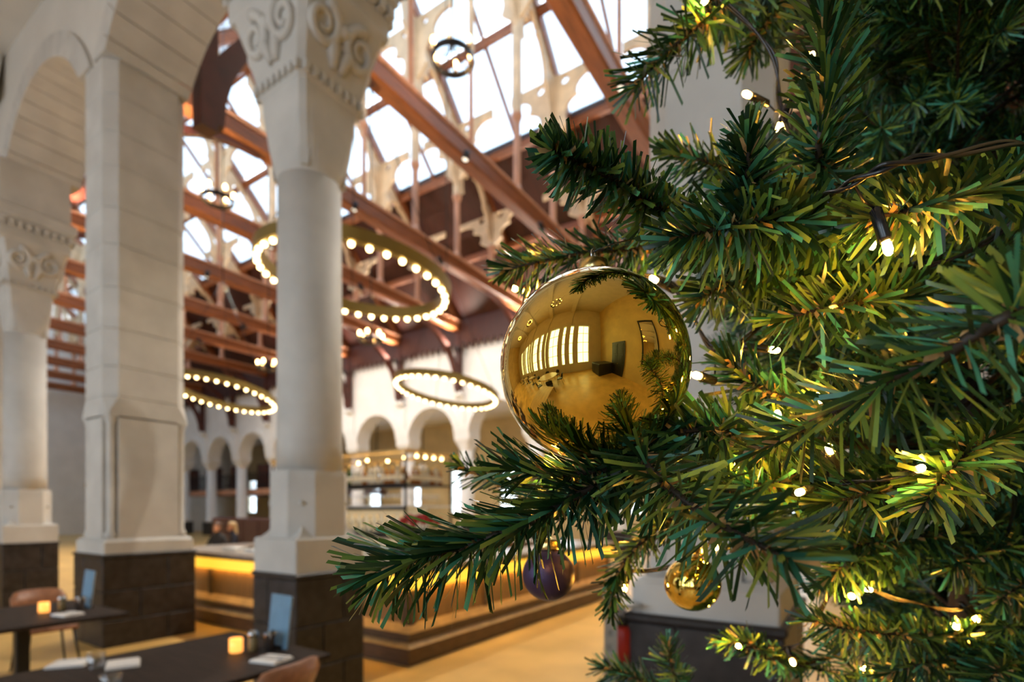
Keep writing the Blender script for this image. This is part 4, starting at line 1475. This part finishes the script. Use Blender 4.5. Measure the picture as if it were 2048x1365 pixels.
def pixel_branch(pts, ln, dens, seed, w=0.0032, cover=None, singles=0, ang=(38, 68), twigs=()):
    rnd = random.Random(seed)
    pw = [at(*p) - TREEO for p in pts]
    last = pw[-1]
    root = Vector((0, 0, last.z + 0.03))
    mid = last.lerp(root, 0.5) + Vector((0, 0, 0.01))
    full = catmull(pw + [mid, root])
    vis = catmull(pw)
    Lv = path_frames(vis)[-1] if cover is None else cover
    rad = [0.0012 + 0.0022 * min(1, i / 24) for i in range(len(full))]
    br = MB().tube(full, rad, 6).build('branch', 'stem_wire', tree)
    allp = needle_params(full, dens, ln, rnd, Lv + 0.06, ang)
    for tw in twigs:
        tp = catmull([at(*p) - TREEO for p in tw])
        allp += needle_params(tp, dens, ln, rnd, None, ang)
        MB().tube(tp, 0.0014, 5).build('twig', 'stem_wire', br)
    if singles:
        idx = set(rnd.sample(range(len(allp)), min(singles, len(allp))))
        rest = []
        for i, q in enumerate(allp):
            if i not in idx:
                rest.append(q)
                continue
            p, d, side, l, bend, _ = q
            nrm = side.cross(d)
            o = link('needle', UNIT[i % 3], br)
            ww = w * rnd.uniform(0.85, 1.15)
            o.matrix_local = Matrix(((side.x * ww, d.x * l, nrm.x * l, p.x), (side.y * ww, d.y * l, nrm.y * l, p.y), (side.z * ww, d.z * l, nrm.z * l, p.z), (0, 0, 0, 1)))
        allp = rest
    tag(link('needles', needle_mesh(allp, w), br), kind='stuff')
    tag(link('bark_bits', tan_bits(full, Lv, rnd), br), kind='stuff')
    return br


PB = [
    # the long branch reaching out under the bauble
    dict(pts=[(742, 1150, .400), (850, 1112, .400), (911, 1100, .405), (1051, 1047, .41), (1157, 990, .42), (1280, 935, .46), (1420, 900, .54)], ln=.053, dens=2300, seed=1, singles=300),
    dict(pts=[(1010, 935, .425), (1100, 950, .425), (1240, 935, .44), (1380, 890, .50)], ln=.050, dens=1300, seed=2),
    # branch turned to the lens, lower middle
    dict(pts=[(1580, 1118, .270), (1500, 1082, .295), (1410, 1030, .335), (1320, 960, .375), (1290, 900, .43), (1400, 860, .52)], ln=.045, dens=1500, seed=3, ang=(45, 80), w=.0028),
    # big branch passing close by on the right
    dict(pts=[(1500, 905, .405), (1560, 885, .39), (1627, 845, .365), (1730, 796, .33), (1785, 755, .305), (1876, 719, .285), (1950, 671, .27), (2060, 620, .27), (2220, 600, .38)], ln=.043, dens=1700, seed=4, ang=(66, 98), w=.0027),
    dict(pts=[(1105, 300, .375), (1140, 318, .39), (1230, 360, .42), (1330, 430, .46), (1450, 480, .55)], ln=.034, dens=3000, seed=5),
    dict(pts=[(1492, 270, .375), (1497, 330, .385), (1485, 410, .41), (1510, 500, .48), (1600, 560, .60)], ln=.034, dens=2900, seed=6),
    dict(pts=[(1350, 478, .385), (1450, 455, .39), (1540, 440, .41), (1650, 450, .47), (1800, 470, .60)], ln=.044, dens=2500, seed=7),
    dict(pts=[(1012, 540, .58), (1100, 520, .58), (1230, 500, .60), (1400, 500, .66)], ln=.042, dens=1500, seed=8),
    dict(pts=[(1268, 175, .62), (1330, 110, .62), (1400, 50, .62), (1500, -30, .66), (1700, -100, .76)], ln=.052, dens=1300, seed=9),
    dict(pts=[(1490, 115, .70), (1530, 50, .70), (1600, -30, .72)], ln=.045, dens=1300, seed=10),
    dict(pts=[(1335, 305, .60), (1400, 320, .60), (1500, 350, .62), (1650, 380, .70)], ln=.042, dens=1400, seed=11),
    dict(pts=[(1655, -90, .44), (1648, 60, .45), (1650, 200, .46), (1640, 330, .48), (1700, 450, .60)], ln=.042, dens=1900, seed=12),
    dict(pts=[(1720, 440, .40), (1800, 425, .40), (1900, 400, .42), (2050, 360, .48), (2200, 340, .62)], ln=.046, dens=1600, seed=13),
    dict(pts=[(1850, 1010, .40), (1900, 940, .42), (1980, 880, .46), (2100, 850, .56)], ln=.046, dens=1400, seed=14),
    dict(pts=[(1450, 720, .50), (1510, 770, .50), (1600, 800, .52), (1750, 800, .62)], ln=.046, dens=1500, seed=15),
    dict(pts=[(1400, 600, .50), (1470, 560, .52), (1560, 560, .55), (1700, 560, .66)], ln=.046, dens=1500, seed=16),
    dict(pts=[(1222, 1225, .62), (1235, 1150, .62), (1290, 1080, .62), (1400, 1020, .66)], ln=.032, dens=1500, seed=17),
    dict(pts=[(1200, 1335, .85), (1260, 1352, .85), (1350, 1400, .86), (1500, 1450, .9)], ln=.042, dens=1300, seed=18),
    dict(pts=[(1335, 1290, .80), (1345, 1340, .80), (1390, 1430, .85), (1500, 1500, .9)], ln=.040, dens=1300, seed=19),
    dict(pts=[(1435, 1285, .75), (1500, 1290, .75), (1600, 1330, .80)], ln=.036, dens=1300, seed=20),
    dict(pts=[(918, 930, .60), (960, 950, .60), (1060, 980, .60), (1200, 960, .62)], ln=.030, dens=1400, seed=21),
    dict(pts=[(1230, 905, .44), (1330, 870, .43), (1430, 860, .44), (1560, 880, .52)], ln=.048, dens=1500, seed=22),
    dict(pts=[(1370, 1010, .50), (1450, 985, .48), (1560, 965, .50), (1700, 950, .62)], ln=.046, dens=1500, seed=23),
    dict(pts=[(1560, 640, .46), (1640, 620, .46), (1760, 600, .50), (1900, 600, .62)], ln=.046, dens=1400, seed=24),
    dict(pts=[(1640, 1010, .47), (1730, 990, .47), (1850, 960, .52), (2000, 930, .64)], ln=.048, dens=1400, seed=25),
    dict(pts=[(1690, 1095, .60), (1800, 1080, .62), (1950, 1060, .68), (2100, 1040, .80)], ln=.048, dens=1500, seed=27),
    dict(pts=[(1900, 1140, .62), (1960, 1105, .64), (2060, 1080, .70)], ln=.046, dens=1500, seed=28),
    dict(pts=[(2000, 1200, .64), (2045, 1170, .66), (2120, 1120, .72)], ln=.046, dens=1500, seed=29),
    dict(pts=[(1770, 1350, .66), (1860, 1325, .66), (1980, 1300, .72), (2100, 1260, .80)], ln=.046, dens=1500, seed=30),
    dict(pts=[(1640, 1170, .60), (1700, 1125, .60), (1800, 1100, .66), (1950, 1060, .80)], ln=.044, dens=1400, seed=31),
    dict(pts=[(1960, 1390, .60), (2000, 1340, .62), (2080, 1290, .70)], ln=.044, dens=1400, seed=32),
    dict(pts=[(1620, 1240, .62), (1700, 1260, .62), (1820, 1270, .66), (1950, 1270, .75)], ln=.042, dens=1200, seed=26),
]
for q in PB:
    pixel_branch(**q)

# further branches of the same tree, behind and around: five shapes, copied
def proto_branch(seed, length=0.5):
    rnd = random.Random(seed)
    main = catmull([(0, 0, length), (0.0, 0.02, length * 0.66), (0, 0.015, length * 0.33), (0, 0, 0)])
    allp = needle_params(main, 1000, 0.046, rnd, length * 0.85)
    br = MB().tube(main, [0.0014 + 0.003 * i / len(main) for i in range(len(main))], 6).build('branch', 'stem_wire', tree)
    for k in range(5):
        z = length * (0.25 + 0.13 * k)
        a = k * 2.4 + rnd.uniform(-0.4, 0.4)
        l2 = 0.17 * (1 - 0.08 * k)
        dv = Vector((math.cos(a) * 0.75, math.sin(a) * 0.75, 0.66))
        tp = catmull([Vector((0, 0.01, z)) + dv * l2, Vector((0, 0.01, z)) + dv * l2 * 0.5, (0, 0.01, z)])
        allp += needle_params(tp, 1000, 0.044, rnd)
        MB().tube(tp, 0.0016, 5).build('twig', 'stem_wire', br)
    tag(link('needles', needle_mesh(allp, 0.0027), br), kind='stuff')
    return br


LEFT = [(-400, 1430), (0, 1440), (40, 1560), (100, 1640), (270, 1640), (330, 1480), (460, 1440), (560, 1430), (900, 1420), (1000, 1460), (1120, 1600), (1230, 1560), (1365, 1520), (1900, 1420)]


def left_limit(y):
    for (ya, xa), (yb, xb) in zip(LEFT, LEFT[1:]):
        if ya <= y <= yb:
            return xa + (xb - xa) * (y - ya) / (yb - ya)
    return 1450


protos_b = [proto_branch(100 + i) for i in range(5)]
placed, first = 0, [True] * 5
rb = random.Random(5)
tries = 0
while placed < 420 and tries < 30000:
    tries += 1
    z = rb.uniform(0.45, 2.9)
    R = 0.95 * (1 - (z - 0.3) / 3.3)
    az = rb.uniform(0, 2 * PI)
    el = math.radians(rb.uniform(0, 30))
    ln = R * rb.uniform(0.7, 1.0)
    sc = max(0.6, ln / 0.5)
    sc = min(sc, 1.5)
    dv = Vector((math.cos(az) * math.cos(el), math.sin(az) * math.cos(el), math.sin(el)))
    start = Vector((0, 0, z)) + dv * max(0.0, ln - 0.5 * sc)
    ok = True
    for f in (0.25, 0.5, 0.75, 1.0):
        pp = TREEO + start + dv * (0.5 * sc) * f
        pr = project(pp)
        if pr is None:
            ok = ok and (Vector((pp.x, pp.y, pp.z - EYE)).length > 0.35)
            continue
        if pr[2] < 0.64 and -150 < pr[1] < 1500 and pr[0] < 2250:
            ok = False
        m_ = 46 / max(0.3, pr[2])
        if -60 < pr[1] < 1430 and pr[0] - m_ < left_limit(pr[1]):
            ok = False
        if (pp - Vector((0, 0, EYE))).length < 0.42:
            ok = False
    if not ok:
        continue
    k = placed % 5
    if first[k]:
        o = protos_b[k]; first[k] = False
    else:
        o = copy_tree(protos_b[k], tree)
    o.location = start
    o.rotation_mode = 'QUATERNION'
    o.rotation_quaternion = dv.to_track_quat('Z', 'Y') @ Matrix.Rotation(rb.uniform(0, 6.28), 4, 'Z').to_quaternion()
    o.scale = (1, 1, 1) if sc > 0.85 else (0.85, 0.85, 0.85)
    placed += 1

# ------------------------------------------------------------------ baubles
def bauble(name, label, c, r, material, hang, n=48):
    t = thing(name, label, 'bauble', (c.x, c.y, c.z - r))
    MB().sphere((0, 0, r), r, n, n // 2).build('ball', material, t)
    cp = MB().lathe([(0.012, 2 * r - 0.002), (0.013, 2 * r + 0.002), (0.012, 2 * r + 0.010), (0.004, 2 * r + 0.013)], n=16).build('cap', 'gold_cap', t)
    pts = [(0, 0.004 * math.cos(a), 2 * r + 0.016 + 0.005 * math.sin(a)) for a in [2 * PI * i / 12 for i in range(13)]]
    MB().tube(pts, 0.0008, 6, caps=False).build('loop', 'steel', cp)
    h = hang - Vector((c.x, c.y, c.z - r))
    MB().tube([(0, 0, 2 * r + 0.019), (h.x * 0.3, h.y * 0.3, 2 * r + 0.03), tuple(h)], 0.0006, 5).build('hanging_thread', 'cable_black', t)
    return t


bauble('gold_bauble', 'large shiny gold glass bauble mirroring the room, hanging in the middle of the tree', at(1187, 737, .44), 0.0775, 'gold_mirror', at(1300, 470, .47), 96)
bauble('purple_bauble', 'matt dark purple bauble hanging below the long green branch', at(1097, 1150, .62), 0.0305, 'purple_matt', at(1110, 1050, .62))
bauble('gold_bauble', 'small shiny gold bauble half hidden by needles above the dark plinth', at(1385, 1168, .66), 0.034, 'gold_mirror', at(1400, 1060, .64))

# ------------------------------------------------------------------ fairy lights
LED = MB().lathe([(0.0022, -0.005), (0.0030, -0.003), (0.0030, 0.002), (0.0020, 0.0045), (0.0004, 0.0055)], n=10).mesh('bulb')
LED.materials.append(MATS['fairy_led'])
SOCK = MB().lathe([(0.0022, -0.030), (0.0040, -0.028), (0.0044, -0.006), (0.0034, -0.003)], n=10).mesh('socket')
SOCK.materials.append(MATS['cable_black'])


def light_string(label, bulbs, cable):
    t = thing('fairy_light_string', label, 'string lights', at(*cable[0]))
    o0 = t.location.copy()
    path = catmull([at(*p) - o0 for p in cable], 10)
    rnd = random.Random(3)
    for k in (0, 1):
        off = [p + Vector((0.0016 * math.cos(i * 0.32 + k * PI), 0.0016 * math.cos(i * 0.32 + k * PI), 0.0018 * math.sin(i * 0.32 + k * PI))) for i, p in enumerate(path)]
        MB().tube(off, 0.0017, 6).build('cable', 'cable_black', t)
    for b_ in bulbs:
        p = at(b_[0], b_[1], b_[2]) - o0
        q = min(path, key=lambda v: (v - p).length)
        d = (p - q)
        if d.length < 1e-3:
            d = Vector((0, 0, -1))
        d.normalize()
        if len(b_) > 3:
            d = Vector(b_[3]).normalized()
        rot = d.to_track_quat('Z', 'Y')
        s = link('socket', SOCK, t, p)
        s.rotation_mode = 'QUATERNION'
        s.rotation_quaternion = rot
        link('bulb', LED, s, (0, 0, 0.002))
        back = p - d * 0.030
        if (q - back).length > 0.004:
            MB().tube([q, q.lerp(back, 0.5) + Vector((0, 0, -0.004)), back], 0.0011, 5).build('lead', 'cable_black', t)
    return t


light_string('black fairy light cable crossing the upper tree with warm bulbs',
             [(1410, 2, .60), (1496, 190, .60), (1774, 492, .375, (0.25, 0, -1)), (1742, 482, .44, (0.2, 0.2, -1)), (1395, 752, .47, (-0.3, -1, 0)), (1030, 578, .62), (1560, 250, .62), (1620, 120, .55), (1310, 560, .62), (1545, 700, .56)],
             [(1330, -80, .64), (1420, -20, .62), (1540, 100, .62), (1560, 210, .62), (1600, 330, .56), (1615, 395, .48), (1670, 383, .385), (1730, 352, .355), (1800, 325, .345), (1900, 310, .355), (2060, 298, .42), (2040, 430, .58), (1900, 520, .60), (1700, 560, .62), (1540, 640, .62), (1430, 700, .56), (1330, 560, .66), (1100, 560, .66), (1050, 590, .66)])
light_string('black fairy light cable in the lower tree with warm bulbs',
             [(1092, 945, .45, (-0.9, -0.3, 0.2)), (1840, 938, .41), (1703, 1193, .58), (1732, 1178, .62), (1908, 1252, .72), (1950, 1237, .78), (1477, 1293, .72), (1585, 1324, .72), (1320, 1000, .62), (1430, 1090, .66), (1250, 1175, .70), (1600, 985, .44), (1480, 930, .50), (1726, 1340, .78), (1300, 905, .47), (1555, 835, .46), (1240, 940, .47), (1660, 900, .44), (1640, 800, .47)],
             [(1110, 948, .46), (1200, 955, .47), (1290, 970, .52), (1340, 1040, .64), (1260, 1140, .72), (1400, 1110, .70), (1480, 950, .56), (1600, 970, .50), (1750, 960, .46), (1870, 950, .45), (2030, 1000, .60), (1940, 1210, .78), (1800, 1200, .72), (1680, 1170, .64), (1600, 1290, .74), (1480, 1300, .75), (1720, 1360, .80)])
